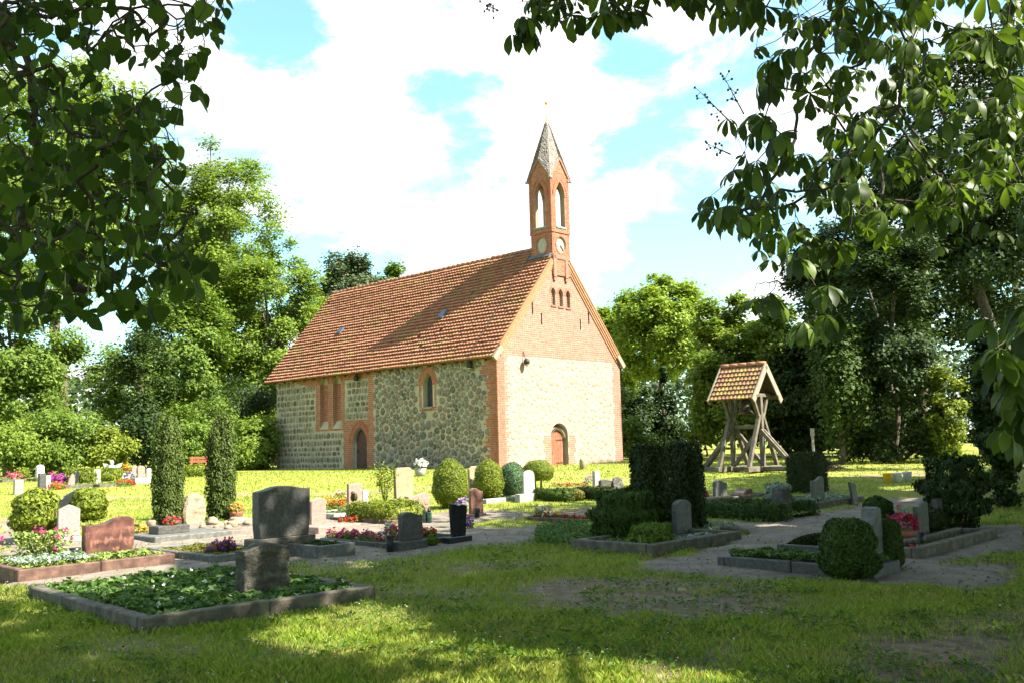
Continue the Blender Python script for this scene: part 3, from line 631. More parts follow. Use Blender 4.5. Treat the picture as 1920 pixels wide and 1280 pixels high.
def arch_ring(place, yc, hw, zs, za, w, hgt=.075, jt=.014, out=.03, n0=0.0):
    pts = np.array(pointed(yc, hw, zs-.001, zs, za, 24)[1:-1]); seg = np.linalg.norm(np.diff(pts, axis=0), axis=1); s = np.concatenate([[0], np.cumsum(seg)]); res = []
    n = max(6, int(s[-1]/(hgt+jt)))
    for i in range(n):
        q = [np.array([np.interp(s[-1]*(i+e)/n, s, pts[:, 0]), np.interp(s[-1]*(i+e)/n, s, pts[:, 1])]) for e in (.07, .93)]
        d = q[1]-q[0]; nn = np.array([-d[1], d[0]])/np.linalg.norm(d); P = [q[0]+nn*n0, q[1]+nn*n0, q[1]+nn*(n0+w), q[0]+nn*(n0+w)]
        V = [place(p[0], p[1], dd) for dd in (-out, .02) for p in P]; res.append((V, [(0, 1, 2, 3), (0, 4, 5, 1), (1, 5, 6, 2), (2, 6, 7, 3), (3, 7, 4, 0)]))
    return res
def hsh(z, k=0.103, s=0): return ((int(math.floor(z/k))*7919+s*104729) % 97)/97.0
def jag(z, base, amp, s): return base+amp*(hsh(z, .206, s)+(.12 if int(z/.103) % 2 else 0))
SIDL = lambda a, z, d=0.0: (REC+d, a, z)
def near(poly, a, z): return inpoly(np.array([a]), np.array([z]), poly)[0]
def q_right(z): return .5+.35*hsh(z, .31, 3)+(.14 if int(z/.103) % 2 else 0)+(.35 if z > 4.2 else 0)*hsh(z, .4, 5)
wo = pointed(4.80, .66, 2.76, 4.05, 4.98)
br_side = courses(SIDE, 0, 9.55, -.3, WT, lambda a, z: (a < q_right(z)) or (a > 9.12-.18*hsh(z, .206, 9)) or (near(wo, a, z) and not near(pointed(4.8, .47, 2.98, 4.05, 4.76), a, z)))
br_side += arch_ring(SIDE, 4.80, .37, 4.05, 4.70, .22, out=.02)+arch_ring(SIDE, 4.80, .37, 4.05, 4.70, .12, out=.035, n0=.235)
dsur = pointed(10.62, 1.0, -.3, 1.5, 2.62)
def chl(a, z):
    if near(lanA, a, z) or near(lanB, a, z) or near(door1, a, z): return False
    if 9.55 < a < 11.85+.1*hsh(z, .206, 4) and z < 2.56: return True
    if 11.72 < a < 14.5 and z > 2.12: return True
    if z > 4.78 and a < 17.0-1.6*max(0, (5.1-z)/.32)*.6: return True
    if a > 14.5 and z > 4.3+.45*(a-14.5)/1.2 and z > 4.3 and a < 15.7 and hsh(z, .206, 8) < .8: return True
    return False
br_side += courses(SIDL, 9.55, SL, -.3, WT, chl)
br_side += arch_ring(SIDL, 10.42, .62, 1.35, 2.22, .2, out=.03)+arch_ring(SIDL, 10.42, .62, 1.35, 2.22, .1, out=.045, n0=.215)
for yc in (13.68, 12.44): br_side += arch_ring(SIDL, yc, .41, 4.65, 5.11, .13, out=.03)
back = lambda a, z, d=0.0: (REC+.27+d, a, z)
br_side += courses(back, 13.2, 14.15, 2.2, 4.65, lambda a, z: near(lanA, a, z))+courses(back, 12.0, 12.9, 2.2, 4.65, lambda a, z: near(lanB, a, z))
for yc in (13.68, 12.44):
    for sg in (-1, 1): br_side += courses(lambda a, z, d=0.0, yy=yc+sg*.4, s=sg: (REC+a, yy+s*d, z), .01, .25, 2.25, 4.68, lambda a, z: True, out=.008)
rz_ = lambda a: WT+(APZ-WT)*(1-abs(a-APX)/APX)
def gb(a, z):
    if near(gdoor, a, z) or any(near(q, a, z) for q in lets) or any(near(q, a, z) for q in slots): return False
    if z > 5.17 and z < rz_(a)-.02: return True
    if z <= 5.17 and (a < .52+.2*hsh(z, .206, 2)+(.14 if int(z/.103) % 2 else 0) or a > 8.62-.15*hsh(z, .206, 6)): return True
    if z < 1.5 and abs(a-4.22) < 1.05+.22*hsh(z, .206, 7): return True
    return False
br_gab = courses(GAB, 0, GW, -.3, APZ, gb, jt=.02, out=.008)
for x, z in ((4.06, 8.66), (4.62, 8.64), (5.18, 8.62)): br_gab += arch_ring(GAB, x, .175, z-.3, z+.005, .12, out=.02)
br_gab += [brick_box(lambda a, z, d=0.0: (a, d, z), x-.2, x+.2, z-.97, z-.89, .05) for x, z in ((4.06, 8.66), (4.62, 8.64), (5.18, 8.62))]
gbk = lambda a, z, d=0.0: (a, .15+d, z)
br_gab += courses(gbk, 3.85, 5.4, 7.7, 8.7, lambda a, z: any(near(q, a, z) for q in lets))
def emit_bricks(lst, keep, mobj, m, parent):
    """bricks listed in keep become objects of their own, the rest one joined part"""
    for i in keep:
        V, F_ = lst[i]; MB().add(V, F_).build('brick', m, parent)
    b = MB(); ks = set(keep)
    for i, (V, F_) in enumerate(lst):
        if i not in ks: b.add(V, F_)
    o = b.build('brickwork', m, parent, kind='stuff'); return o
ctr = lambda lst, ax: np.array([np.mean([p[ax] for p in V[:4]]) for V, _ in lst])
big_side = [i for i in range(len(br_side)) if np.mean([p[1] for p in br_side[i][0][:4]]) < 1.1][:110]
big_gab = [i for i in range(len(br_gab)) if np.mean([p[0] for p in br_gab[i][0][:4]]) < .9 and np.mean([p[2] for p in br_gab[i][0][:4]]) < 5.2][:90]
emit_bricks(br_side, big_side, side, brickm, side); emit_bricks(br_gab, big_gab, gab, brick2, gab)

for q in lets: plate(q, [], .03, lambda a, z, d=0.0: (a, .158+d, z)).build('blind_lancet', joint, gab)
for q in slots: plate(q, [], .03, lambda a, z, d=0.0: (a, .1+d, z)).build('slot', darkwood, gab)  # no timber here: the recess's shade is put into a dark plate
# fieldstones ------------------------------------------------------
def clip_half(poly, p, n):
    o_ = []; m_ = len(poly)
    for i in range(m_):
        a, b = poly[i], poly[(i+1) % m_]; da = (a-p)@n; db = (b-p)@n
        if da <= 0: o_.append(a)
        if da*db < 0: o_.append(a+(b-a)*(da/(da-db)))
    return o_
def cells_of(pts, x0, x1, z0, z1):
    res = []
    for i, p in enumerate(pts):
        poly = [np.array(q, float) for q in ((x0, z0), (x1, z0), (x1, z1), (x0, z1))]
        d = np.sum((pts-p)**2, 1); 
        for j in np.argsort(d)[1:15]:
            poly = clip_half(poly, (p+pts[j])/2, pts[j]-p)
            if len(poly) < 3: break
        res.append(np.array(poly) if len(poly) >= 3 else None)
    return res
def radii(poly, c, K=11):
    th = np.arange(K)*2*math.pi/K; r = np.full(K, 9.0); m_ = len(poly)
    for i in range(m_):
        a, b = poly[i]-c, poly[(i+1) % m_]-c; e = b-a; nrm = np.array([e[1], -e[0]]); nl = np.linalg.norm(nrm)
        if nl < 1e-6: continue
        nrm /= nl; h = a@nrm
        if h < 0: nrm, h = -nrm, -h
        cs = np.cos(th)*nrm[0]+np.sin(th)*nrm[1]; r = np.where(cs > 1e-3, np.minimum(r, h/np.maximum(cs, 1e-3)), r)
    return th, r
def stone_mesh(poly, place, shrink, bulge, K=11, rmax=.34):
    c = poly.mean(0); th, r = radii(poly, c, K); r = np.minimum(r, rmax*(.9+.3*random.random()))*shrink; r = (r+.22*(np.roll(r, 1)+np.roll(r, -1)))/1.44*(1+.22*(np.array([random.random() for _ in range(K)])-.5)); r = np.minimum(r, .45)
    V = []
    h = bulge*(.6+.8*random.random())
    for s, d in ((1.0, .02), (.93, -h*.55), (.6, -h)): V += [place(c[0]+r[k]*s*math.cos(th[k]), c[1]+r[k]*s*math.sin(th[k]), d) for k in range(K)]
    V.append(place(c[0], c[1], -h*1.12)); F_ = [(q*K+k, q*K+(k+1) % K, (q+1)*K+(k+1) % K, (q+1)*K+k) for q in (0, 1) for k in range(K)]+[(2*K+k, 2*K+(k+1) % K, 3*K) for k in range(K)]
    return V, F_, float(np.pi*np.mean(r)**2), c
def darts(x0, x1, z0, z1, n, rmin, rmax):
    P = []; R_ = []
    for _ in range(n):
        p = np.array([x0+random.random()*(x1-x0), z0+random.random()*(z1-z0)]); r = (.5*rmax+.5*rmax*random.random()) if _ < n*.07 else rmin+(.42*rmax-rmin)*random.random()**1.5
        if P:
            d = np.sqrt(np.sum((np.array(P)-p)**2, 1))
            if np.any(d < (np.array(R_)+r)*.95): continue
        P.append(p); R_.append(r)
    return np.array(P)
stones = []
pts = darts(.3, 9.3, -.35, WT, 14000, .065, .35)
for poly in cells_of(pts, .2, 9.25, -.4, WT+.05):
    if poly is None: continue
    c = poly.mean(0)
    if c[0] < q_right(c[1])+.12 or c[0] > 9.02 or near(pointed(4.8, .8, 2.6, 4.05, 5.12), *c): continue
    stones.append((*stone_mesh(poly, SIDE, .72+.2*random.random()**.6, .05, rmax=.36), 'a'))
z = -.3; row = 0
while z < WT-.2:
    h = random.choice((.27, .3, .34, .38)); a = 9.6+random.random()*.1
    while a < SL-.1:
        w_ = .2+.3*random.random()**1.5; c = (a+w_/2, z+h/2)
        if a+w_ < SL+.05 and not (chl(*c) or chl(a+.03, c[1]) or chl(a+w_-.03, c[1])) and not any(near(q, *c) for q in (lanA, lanB, door1)):
            q = .02; j = lambda: (random.random()-.5)*.05
            poly = np.array([(a+q+j(), z+q+j()), (a+w_-q+j(), z+q+j()), (a+w_-q+j(), z+h-q+j()), (a+q+j(), z+h-q+j())])
            stones.append((*stone_mesh(poly, SIDL, .86, .035), 'b'))
        a += w_
    z += h; row += 1
nS = len(stones)
pts = darts(.5, 8.7, -.35, 5.15, 9000, .09, .27)
for poly in cells_of(pts, .5, 8.75, -.4, 5.18):
    if poly is None: continue
    c = poly.mean(0)
    if gb(*c) or gb(c[0]-.15, c[1]) or gb(c[0]+.15, c[1]) or near(pointed(4.22, .8, -.6, 1.45, 2.2), *c) or random.random() < .12: continue
    stones.append((*stone_mesh(poly, GAB, .72+.18*random.random(), .006), 'c'))
order = sorted(range(len(stones)), key=lambda i: -stones[i][2]*(1.0 if stones[i][4] == 'a' else .8 if stones[i][4] == 'c' else .55))
indiv = set(order[:300]); rest = {'a': MB(), 'b': MB(), 'c': MB()}
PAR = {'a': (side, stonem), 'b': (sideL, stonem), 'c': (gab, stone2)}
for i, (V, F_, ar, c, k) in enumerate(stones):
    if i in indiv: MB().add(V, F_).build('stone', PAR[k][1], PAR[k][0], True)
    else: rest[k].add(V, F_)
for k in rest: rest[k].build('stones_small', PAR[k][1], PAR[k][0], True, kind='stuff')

# window, doors ----------------------------------------------------
def fill(poly, place, d, th, name, m, parent): return plate(poly, [], th, lambda a, z, q=0: place(a, z, d+q)).build(name, m, parent)
w = fill(win, SIDE, .3, .03, 'window', glassm, church); w['label'] = 'pointed window with leaded panes'
mb = MB()
for k in range(-9, 22):
    for sg in (1, -1):
        a0, z0 = 4.46, 3.0+k*.13; pts_ = [(4.46+q*.68, z0+(q if sg > 0 else 1-q)*.62) for q in np.linspace(0, 1, 15)]
        ins = [p for p in pts_ if near(win, *p)]
        if len(ins) > 1: mb.beam(SIDE(ins[0][0], ins[0][1], .285), SIDE(ins[-1][0], ins[-1][1], .285), .012, .012)
mb.build('lead_bars', lead, w)
MB().box((.02, 4.8, 2.93), (.34, .84, .07), .01).build('sill', mat('window_sill_stone', [(.2, .2, .14), (.28, .27, .2)]), w)
for nm, yc, q in (('a', 13.68, lanA), ('b', 12.44, lanB)):
    n_ = fill(q, SIDL, .285, .03, 'blind_niche', plaster, church)
    MB().add([SIDL(yc-.4, 2.2, -.005), SIDL(yc+.4, 2.2, -.005), SIDL(yc+.4, 2.62, .26), SIDL(yc-.4, 2.62, .26), SIDL(yc-.4, 2.0, .1), SIDL(yc+.4, 2.0, .1)], [(0, 1, 2, 3), (0, 4, 5, 1)]).build('sloping_sill', mortar, n_)
def make_door(poly, place, d, a0, a1, zt, m, label, arms, hz_, hinge_side, handle):
    root = fill(poly, place, d+.05, .04, 'door', darkwood, church); root['label'] = label
    n_ = 6; w_ = (a1-a0)/n_
    for i in range(n_):
        x0, x1 = a0+i*w_+.004, a0+(i+1)*w_-.004
        top = []
        for x in (x1, (x0+x1)/2, x0):
            zz = [z_ for z_ in np.linspace(0.3, zt+.1, 120) if near(poly, min(max(x, a0+.03), a1-.03), z_)]; top.append((x, (max(zz) if zz else .3)-.01))
        plate([(x0, -.17), (x1, -.17)]+top, [], .04, lambda a, z_, q=0: place(a, z_, d+q)).build('plank', m, root)
    for z_ in hz_:
        b0 = a1 if hinge_side > 0 else a0
        mb = MB(); mb.beam(place(b0, z_, d-.012), place(b0-hinge_side*(a1-a0)*.5, z_, d-.012), .045, .012, up=(0, 0, 1) if False else place(0, 0, 1))
        mb.build('hinge', G['iron'], root)
    MB().box(place(handle[0], handle[1], d-.03), (.06, .06, .14), .01).build('handle', G['iron'], root)
    return root
make_door(pointed(10.42, .58, -.5, 1.35, 2.16), SIDL, .22, 9.85, 10.99, 2.16, doordark, 'dark brown pointed side door', 1, (.2, 1.3), -1, (10.85, .95))
make_door(pointed(4.08, .46, -.6, 1.25, 1.66), GAB, .13, 3.62, 4.55, 1.66, doorred, 'red brown round-topped plank door', 1, (.12, 1.22), 1, (3.72, .6))
wring = MB()
for V, F_ in arch_ring(GAB, 4.12, .5, 1.3, 1.72, .1, out=-.2): wring.add(V, F_)
wring.box((4.63, .27, .55), (.06, .1, 1.5)).build('door_surround', plaster, gab)
ws = MB()
for V, F_ in arch_ring(SIDL, 10.42, .55, 1.35, 2.1, .07, out=-.12): ws.add(V, F_)
ws.box((REC+.17, 11.0, .55), (.1, .05, 1.7)).build('plaster_edge', plaster, sideL)
MB().box((4.2, -.35, -.2), (1.5, .7, .16), .02).build('door_step', mat('step_stone', [(.4, .36, .3), (.5, .46, .4)]), church)

# roof -------------------------------------------------------------
SLOPE = math.atan2(APZ+.12-WT, APX); SLn = math.hypot(APZ+.12-WT, APX); OV = .42
def rp(y, s, h, sgn=1):
    """point on the roof: y along ridge, s up the slope from the wall line, h above the boards"""
    x = s*math.cos(SLOPE)-h*math.sin(SLOPE); z = WT-.1+s*math.sin(SLOPE)+h*math.cos(SLOPE)
    return (x if sgn > 0 else GW-x, y, z)
Y0, Y1 = -.06, 19.1
def slab(sgn): 
    V = [rp(y, s, h, sgn) for h in (0, .1) for y, s in ((Y0+.06, -OV), (Y1, -OV), (Y1, SLn+.0), (Y0+.06, SLn+.0))]
    return V, [(0, 1, 2, 3), (4, 7, 6, 5), (0, 4, 5, 1), (1, 5, 6, 2), (2, 6, 7, 3), (3, 7, 4, 0)]
roof = MB().add(*slab(1)).add(*slab(-1)).build('roof', darkwood, church)
rows = 30; rh = (SLn+OV)/rows; tw = .215; nt_ = int((Y1-Y0)/tw); tb = MB()
prof = [(0, .0), (.22, .016), (.45, .03), (.72, .026), (.9, .008), (1.0, .0)]
for r_ in range(rows):
    wob = .008*math.sin(r_*1.7)
    for c_ in range(nt_):
        if random.random() < .002: continue
        y0 = Y0+c_*tw; s0 = -OV-.02+r_*rh+random.gauss(0, .006)+.012*math.sin(c_*.22+r_*.5); s1 = s0+rh+.05; dh = random.gauss(0, .006)+.018*math.sin(c_*.13+1)*math.sin(r_*.35)
        V = [rp(y0+tw*p*.99, s0, .185+q+dh+wob) for p, q in prof]+[rp(y0+tw*p*.99, s1, .065+q*.8+dh) for p, q in prof]+[rp(y0+tw*p*.99, s0+.004, .085+dh*.5) for p, q in prof]
        n_ = 6; tb.add(V, [(i, i+1, n_+i+1, n_+i) for i in range(5)]+[(2*n_+i, 2*n_+i+1, i+1, i) for i in range(5)])
tb.build('roof_tiles', tilem, roof, kind='stuff')
MB().add([rp(y, s, h, -1) for h in (.11, .16) for y, s in ((Y0, -OV), (Y1, -OV), (Y1, SLn), (Y0, SLn))], [(0, 1, 2, 3), (4, 7, 6, 5), (0, 4, 5, 1), (1, 5, 6, 2), (2, 6, 7, 3), (3, 7, 4, 0)]).build('far_slope_tiles', tilem, roof)
RZ = WT-.1+SLn*math.sin(SLOPE)
for i in range(45):
    y = 1.55+i*.39
    if y > Y1: break
    a = random.gauss(0, .01)
    MB().tube([(APX, y, RZ+.12+a), (APX, y+.41, RZ+.15+a)], [.12, .1], 8).build('ridge_tile', tilem, roof, True)
for y0, s0, dy, ds, nm in ((5.4, 2.75, .44, .62, 'skylight with bluish glass'), (14.35, 2.92, .42, .48, 'small mossy skylight')):
    V = [rp(y, s, h) for h in (.1, .26) for y, s in ((y0, s0), (y0+dy, s0), (y0+dy, s0+ds), (y0, s0+ds))]
    sk = MB().add(V, [(4, 7, 6, 5), (0, 4, 5, 1), (1, 5, 6, 2), (2, 6, 7, 3), (3, 7, 4, 0)]).build('skylight', lead, roof); sk['label'] = nm
    V = [rp(y, s, .268) for y, s in ((y0+.04, s0+.04), (y0+dy-.04, s0+.04), (y0+dy-.04, s0+ds-.04), (y0+.04, s0+ds-.04))]
    MB().add(V, [(0, 1, 2, 3)]).build('pane', mat('skylight_glass', [(.035, .055, .1), (.05, .075, .13)], .3, 3, spec=.4) if dy > .41 else slate, sk)
# eaves beam and rafter ends, verge trims
MB().box((-.06, SL/2-.2, WT-.17), (.16, SL-.4, .24), .01).build('eaves_beam', timber, church)
for i in range(19):
    y = .6+i*.98
    a = rp(y, -OV+.03, -.1); b = rp(y, .35, -.1); MB().beam(a, b, .1, .13).build('rafter_end', darkwood, church)
orange = mat('verge_brick', [(.23, .105, .05), (.28, .14, .07), (.31, .175, .095)], .85, 8, .5)
for sgn in (1, -1):
    mb = MB()
    for k in range(3):
        h0, h1 = -.30+k*.11, -.20+k*.11; yo = -.05-.035*k
        n_ = 34
        for i in range(n_):
            s0 = .05+(SLn*.86)*i/n_; s1 = .05+(SLn*.86)*(i+.93)/n_
            V = [rp(y, s, h, sgn) for y in (yo, .03) for s, h in ((s0, h0), (s1, h0), (s1, h1), (s0, h1))]
            mb.add(V, [(0, 1, 2, 3), (0, 4, 5, 1), (1, 5, 6, 2), (2, 6, 7, 3), (3, 7, 4, 0)])
    mb.build('verge_course', orange, gab, kind='stuff')
    V = [rp(y, s, h, sgn) for y in (-.16, -.02) for s, h in ((-OV-.02, -.16), (.3, -.16), (.3, .08), (-OV-.02, .08))]
    MB().add(V, [(0, 3, 2, 1), (4, 5, 6, 7), (0, 1, 5, 4), (1, 2, 6, 5), (2, 3, 7, 6), (3, 0, 4, 7)]).build('verge_board', mat('pale_board', [(.22, .17, .12), (.28, .22, .16)]), roof)
    MB().add([rp(y, s, h, sgn) for y in (-.14, -.02) for s, h in ((.3, .05), (SLn*.86, .05), (SLn*.86, .12), (.3, .12))], [(0, 3, 2, 1), (4, 5, 6, 7), (0, 1, 5, 4), (1, 2, 6, 5), (2, 3, 7, 6), (3, 0, 4, 7)]).build('verge_cap', orange, roof)
for x, z in ((2.51, 7.64), (6.75, 7.5)):
    MB().box((x, -.03, z), (.05, .03, .85)).box((x, -.035, z+.1), (.1, .03, .06)).build('wall_anchor', G['iron'], gab)
MB().tube([rp(1.4-.0*i, SLn-.3-i*.6, .24+.02*math.sin(i*2)) for i in range(13)], .012, 4).build('lightning_cable', G['iron'], roof)

# bell turret ------------------------------------------------------
tur = MB(); TX0, TX1, TY0, TY1 = 4.03, 5.37, -.07, 1.33; tw_ = TX1-TX0
def tface(k, off=0.0):
    c = ((TX0+TX1)/2, (TY0+TY1)/2); hx, hy = (TX1-TX0)/2+off, (TY1-TY0)/2+off
    if k == 0: return (lambda a, z, d=0.0: (c[0]+a, c[1]-hy+d, z)), hx
    if k == 1: return (lambda a, z, d=0.0: (c[0]-hx+d, c[1]-a, z)), hy
    if k == 2: return (lambda a, z, d=0.0: (c[0]-a, c[1]+hy-d, z)), hx
    return (lambda a, z, d=0.0: (c[0]+hx-d, c[1]+a, z)), hy
TZ0, TZ1, TZ2, TZG = 10.2, 11.5, 14.25, 15.2
op = pointed(0, .33, 11.78, 13.35, 14.08)
trot = MB(); tbr = []
inT = lambda a, z: not near(op, a, z)
for k in range(4):
    pl_, hx = tface(k, .03)
    b_ = plate([(-hx, TZ1), (hx, TZ1), (hx, TZ2), (0, TZG), (-hx, TZ2)], [op], .24, pl_); trot.add(b_.v, b_.f)
    circ = [(.33*math.cos(q*math.pi/9), 10.86+.4*math.sin(q*math.pi/9)) for q in range(18)]
    pl2, hx2 = tface(k); b_ = plate([(-hx2, TZ0-.9), (hx2, TZ0-.9), (hx2, TZ1), (-hx2, TZ1)], [circ[::-1]] , .12, pl2); trot.add(b_.v, b_.f)
    tbr += courses(pl_, -hx, hx, TZ1, TZG, lambda a, z: inT(a, z) and z < TZ2+(TZG-TZ2)*(1-abs(a)/hx)-.04, bl=.25)
    tbr += courses(pl2, -hx2, hx2, TZ0-.88, TZ1, lambda a, z: (a/.46)**2+((z-10.86)/.53)**2 > 1, bl=.25)
    tbr += arch_ring(pl_, 0, .34, 13.35, 14.09, .13, out=.03)+arch_ring(pl_, 0, .34, 13.35, 14.09, .08, out=.045, n0=.145)
    n_ = 22
    for i in range(n_):
        t0, t1 = 2*math.pi*(i+.06)/n_, 2*math.pi*(i+.94)/n_; V = [pl2(r_*.83*math.cos(q), 10.86+r_*math.sin(q), d) for d in (-.03, .02) for r_, q in ((.42, t0), (.42, t1), (.53, t1), (.53, t0))]
        tbr.append((V, [(0, 1, 2, 3), (0, 4, 5, 1), (1, 5, 6, 2), (2, 6, 7, 3), (3, 7, 4, 0)]))
turret = trot.build('bell_turret', joint, church)
emit_bricks(tbr, [], turret, brickm, turret)
for k in range(4):
    pl2, hx2 = tface(k); pl_, hx = tface(k, .03)
    plate([(.4*.83*math.cos(q*math.pi/9), 10.86+.4*math.sin(q*math.pi/9)) for q in range(18)], [], .05, lambda a, z, d=0.0: pl2(a, z, .06+d)).build('plaster_disc', plaster, turret)
    mb = MB(); V = [pl_(a, z, d) for d in (-.05, .2) for a, z in ((-.38, 11.7), (.38, 11.7), (.38, 11.78), (-.38, 11.78))]; mb.add(V, [(0, 1, 2, 3), (0, 4, 5, 1), (1, 5, 6, 2), (2, 6, 7, 3), (3, 7, 4, 0)]).build('sill', copper, turret)
    mb = MB()
    for sg in (-1, 1):
        V = [pl_(a, z, d) for d in (-.07, .12) for a, z in ((sg*(hx+.05), TZ2-.08), (0, TZG+.02), (0, TZG+.16), (sg*(hx+.05), TZ2+.06))]; mb.add(V, [(0, 1, 2, 3), (7, 6, 5, 4), (0, 4, 5, 1), (1, 5, 6, 2), (2, 6, 7, 3), (3, 7, 4, 0)])
    mb.build('gablet_verge', brick2, turret)
mb = MB()   # the slab the turret's open storey stands on, and corbelled foot on the gable
mb.box(((TX0+TX1)/2, (TY0+TY1)/2, 11.5), (tw_+.1, TY1-TY0+.1, .07)).box(((TX0+TX1)/2, .75, 9.9), (tw_-.5, .8, 1.6)).build('turret_floor', brickm, turret)
mb = MB()
for x in (4.1, 4.98): mb.box((x+.07, -.06, 9.75), (.2, .12, 1.1)).box((x+.07, -.045, 9.12), (.14, .09, .2)).box((x+.16, -.05, 9.36), (.2, .1, .1))
mb.box((4.7, -.06, 10.22), (1.3, .12, .2)); mb.build('corbel', brick2, gab)
mb = MB()
for V, F_ in arch_ring(GAB, 4.62, .34, 9.95, 10.18, .1, out=.1): mb.add(V, F_)
mb.build('corbel_arch', brick2, gab)
MB().box((TX0-.1, .72, 10.28), (.24, 1.5, .1), 0, Matrix.Rotation(-.85, 3, 'Y')).build('flashing', lead, roof)
TC = np.array([(TX0+TX1)/2, (TY0+TY1)/2]); hw = .79; tip = np.array([*TC, 17.55])
cor = [np.array([TC[0]+a*hw, TC[1]+b*hw, TZ2-.02]) for a, b in ((-1, -1), (1, -1), (1, 1), (-1, 1))]
gap = [np.array([TC[0]+a*.74, TC[1]+b*.74, TZG+.12]) for a, b in ((0, -1), (1, 0), (0, 1), (-1, 0))]
rim = [cor[0], gap[0], cor[1], gap[1], cor[2], gap[2], cor[3], gap[3]]
spire = MB().add([tip]+rim, [(0, i+1, (i+1) % 8+1) for i in range(8)]).build('spire', slate, church)
tl = MB()
for i in range(8):
    A, B = rim[i], rim[(i+1) % 8]; nrm = np.cross(B-A, tip-A); nrm /= np.linalg.norm(nrm); mid = (A+B+tip)/3-np.array([*TC, 15.5]); nrm = nrm if nrm@mid > 0 else -nrm
    R_ = 30
    for r_ in range(R_):
        f0, f1 = r_/R_, (r_+1.25)/R_; 
        if f1 > .96: break
        P0, P1 = A+(tip-A)*f0, B+(tip-B)*f0; Q0, Q1 = A+(tip-A)*min(1, f1), B+(tip-B)*min(1, f1); W_ = np.linalg.norm(P1-P0); n_ = max(1, int(round(W_/.14)))
        for c_ in range(n_):
            a0, a1 = c_/n_+.01, (c_+1)/n_-.01; o_ = .028+random.random()*.02; jj = random.gauss(0, .01)*(tip-A)/3
            tl.add([P0+(P1-P0)*a0+nrm*o_+jj, P0+(P1-P0)*a1+nrm*o_+jj, Q0+(Q1-Q0)*a1+nrm*.01, Q0+(Q1-Q0)*a0+nrm*.01, P0+(P1-P0)*a0, P0+(P1-P0)*a1], [(0, 1, 2, 3), (4, 5, 1, 0)])
tl.build('shingles', slate, spire, kind='stuff')
MB().lathe([(.14, 16.95), (.13, 17.02), (.02, 17.72), (.012, 18.3), (.012, 18.33)], 10, (TC[0], TC[1], 0)).build('spire_cap', gold, spire)
MB().lathe([(.005, -.1), (.06, -.08), (.1, 0), (.06, .08), (.005, .1)], 12, (TC[0], TC[1], 18.4)).build('finial_ball', gold, spire, True)
MB().tube([(TC[0], TC[1], 18.45), (TC[0]-.01, TC[1], 19.3)], .012, 5).build('lightning_rod', G['iron'], spire)
for c in cor: MB().box(c+np.array([0, 0, -.03]), (.13, .13, .1), .02).build('copper_corner', copper, spire)
mb = MB(); mb.tube([(TX0+.1, .63, 13.4), (TX1-.1, .63, 13.4)], .02, 5).tube([(4.7, TY0+.1, 13.45), (4.7, TY1-.1, 13.45)], .02, 5).build('tie_rod', G['iron'], turret)

# floodlights on the chapel's walls
def wp(p): p = np.array(p, float); return CH+u3*p[0]+v3*p[1]+np.array([0, 0, p[2]])
for p, nrm, lab_ in (((-.02, 1.59, 4.8), (-1, 0, 0), 'round floodlight on the fieldstone wall near the brick corner'), ((.08, 10.42, 4.78), (-1, 0, 0), 'round floodlight above the dark pointed side door'), ((1.78, -.02, 4.9), (0, -1, 0), 'round floodlight at the top of the sunlit gable stonework')):
    nr = np.array(nrm, float); t = empty('wall_lamp', tuple(wp(p)), lab_, 'wall lamp', GA, 'floodlights on the chapel walls')
    MB().lathe([(.02, -.17), (.11, -.14), (.15, -.04), (.15, .04), (.1, .12), (.03, .16)], 12, nr*.2).build('lamp_body', G['iron'], t, True)
    MB().lathe([(.005, -.19), (.1, -.165), (.12, -.13)], 12, nr*.2+np.array([0, 0, -.02])).build('lamp_glass', plaster, t, True)
    MB().tube([nr*.02+[0, 0, .5], nr*.05+[0, 0, .2], nr*.2+[0, 0, .12]], .02, 5).build('lamp_arm', G['iron'], t)
# ------------------------------------------------------------------ bell frame
timber2 = mat('grey_weathered_timber', [(.06, .05, .037), (.105, .09, .066), (.15, .13, .098)], .85, 5, bump=.5, bscale=30)
tile2 = mat('mossy_clay_tile', [(.15, .075, .042), (.2, .105, .058), (.245, .135, .078)], .85, 2.0, .6, .3, 30, patch=(2.2, (.26, .22, .04), .5, .66, .9))
bp = ground(1404, 884)
bf = empty('bell_stand', tuple(bp), 'open timber bell stand with small tiled roof on the lawn', 'bell stand', GA)
def bm_(name, a, b, w, t, m=timber2, label=None): 
    o_ = MB().beam(a, b, w*.88, t*.88, ch=.012).build(name, m, bf)
    if label: o_['label'] = label
    return o_
for y in (-.58, .58):
    bm_('post', (0, y, 0), (0, y, 2.6), .17, .17)
    for s in (-1, 1):
        bm_('leg', (s*.98, y, .18), (s*.1, y, 1.98), .16, .14); bm_('strut', (s*.1, y, 1.8), (s*.5, y, 2.62), .13, .12)
        bm_('brace', (s*.09, y*1.02, 1.45), (s*.09, y+math.copysign(1.15, y), .2), .1, .15)
    bm_('sill_beam', (-1.15, y, .12), (1.15, y, .12), .2, .2); bm_('tie_beam', (-.82, y, 2.66), (.82, y, 2.66), .14, .14)
for x in (-.16, .16): bm_('ground_beam', (x, -1.85, .11), (x, 1.85, .11), .17, .18)
bm_('cross_brace', (-.02, -.5, 1.5), (-.02, .5, .25), .12, .14); bm_('cross_brace', (.12, .5, 1.5), (.12, -.5, .25), .12, .14); bm_('rail', (0, -.5, 1.58), (0, .5, 1.58), .14, .16)
for s in (-1, 1): bm_('wall_plate', (s*.74, -.92, 2.62), (s*.74, .92, 2.62), .12, .12)
rs = math.atan2(1.13, .91)
def brp(y, s, h, sg=-1): x = .91-s*math.cos(rs)+h*math.sin(rs); return (sg*x, y*.92, 2.52+s*math.sin(rs)+h*math.cos(rs))
BL = math.hypot(.91, 1.13); Rr, Cc = 7, 11
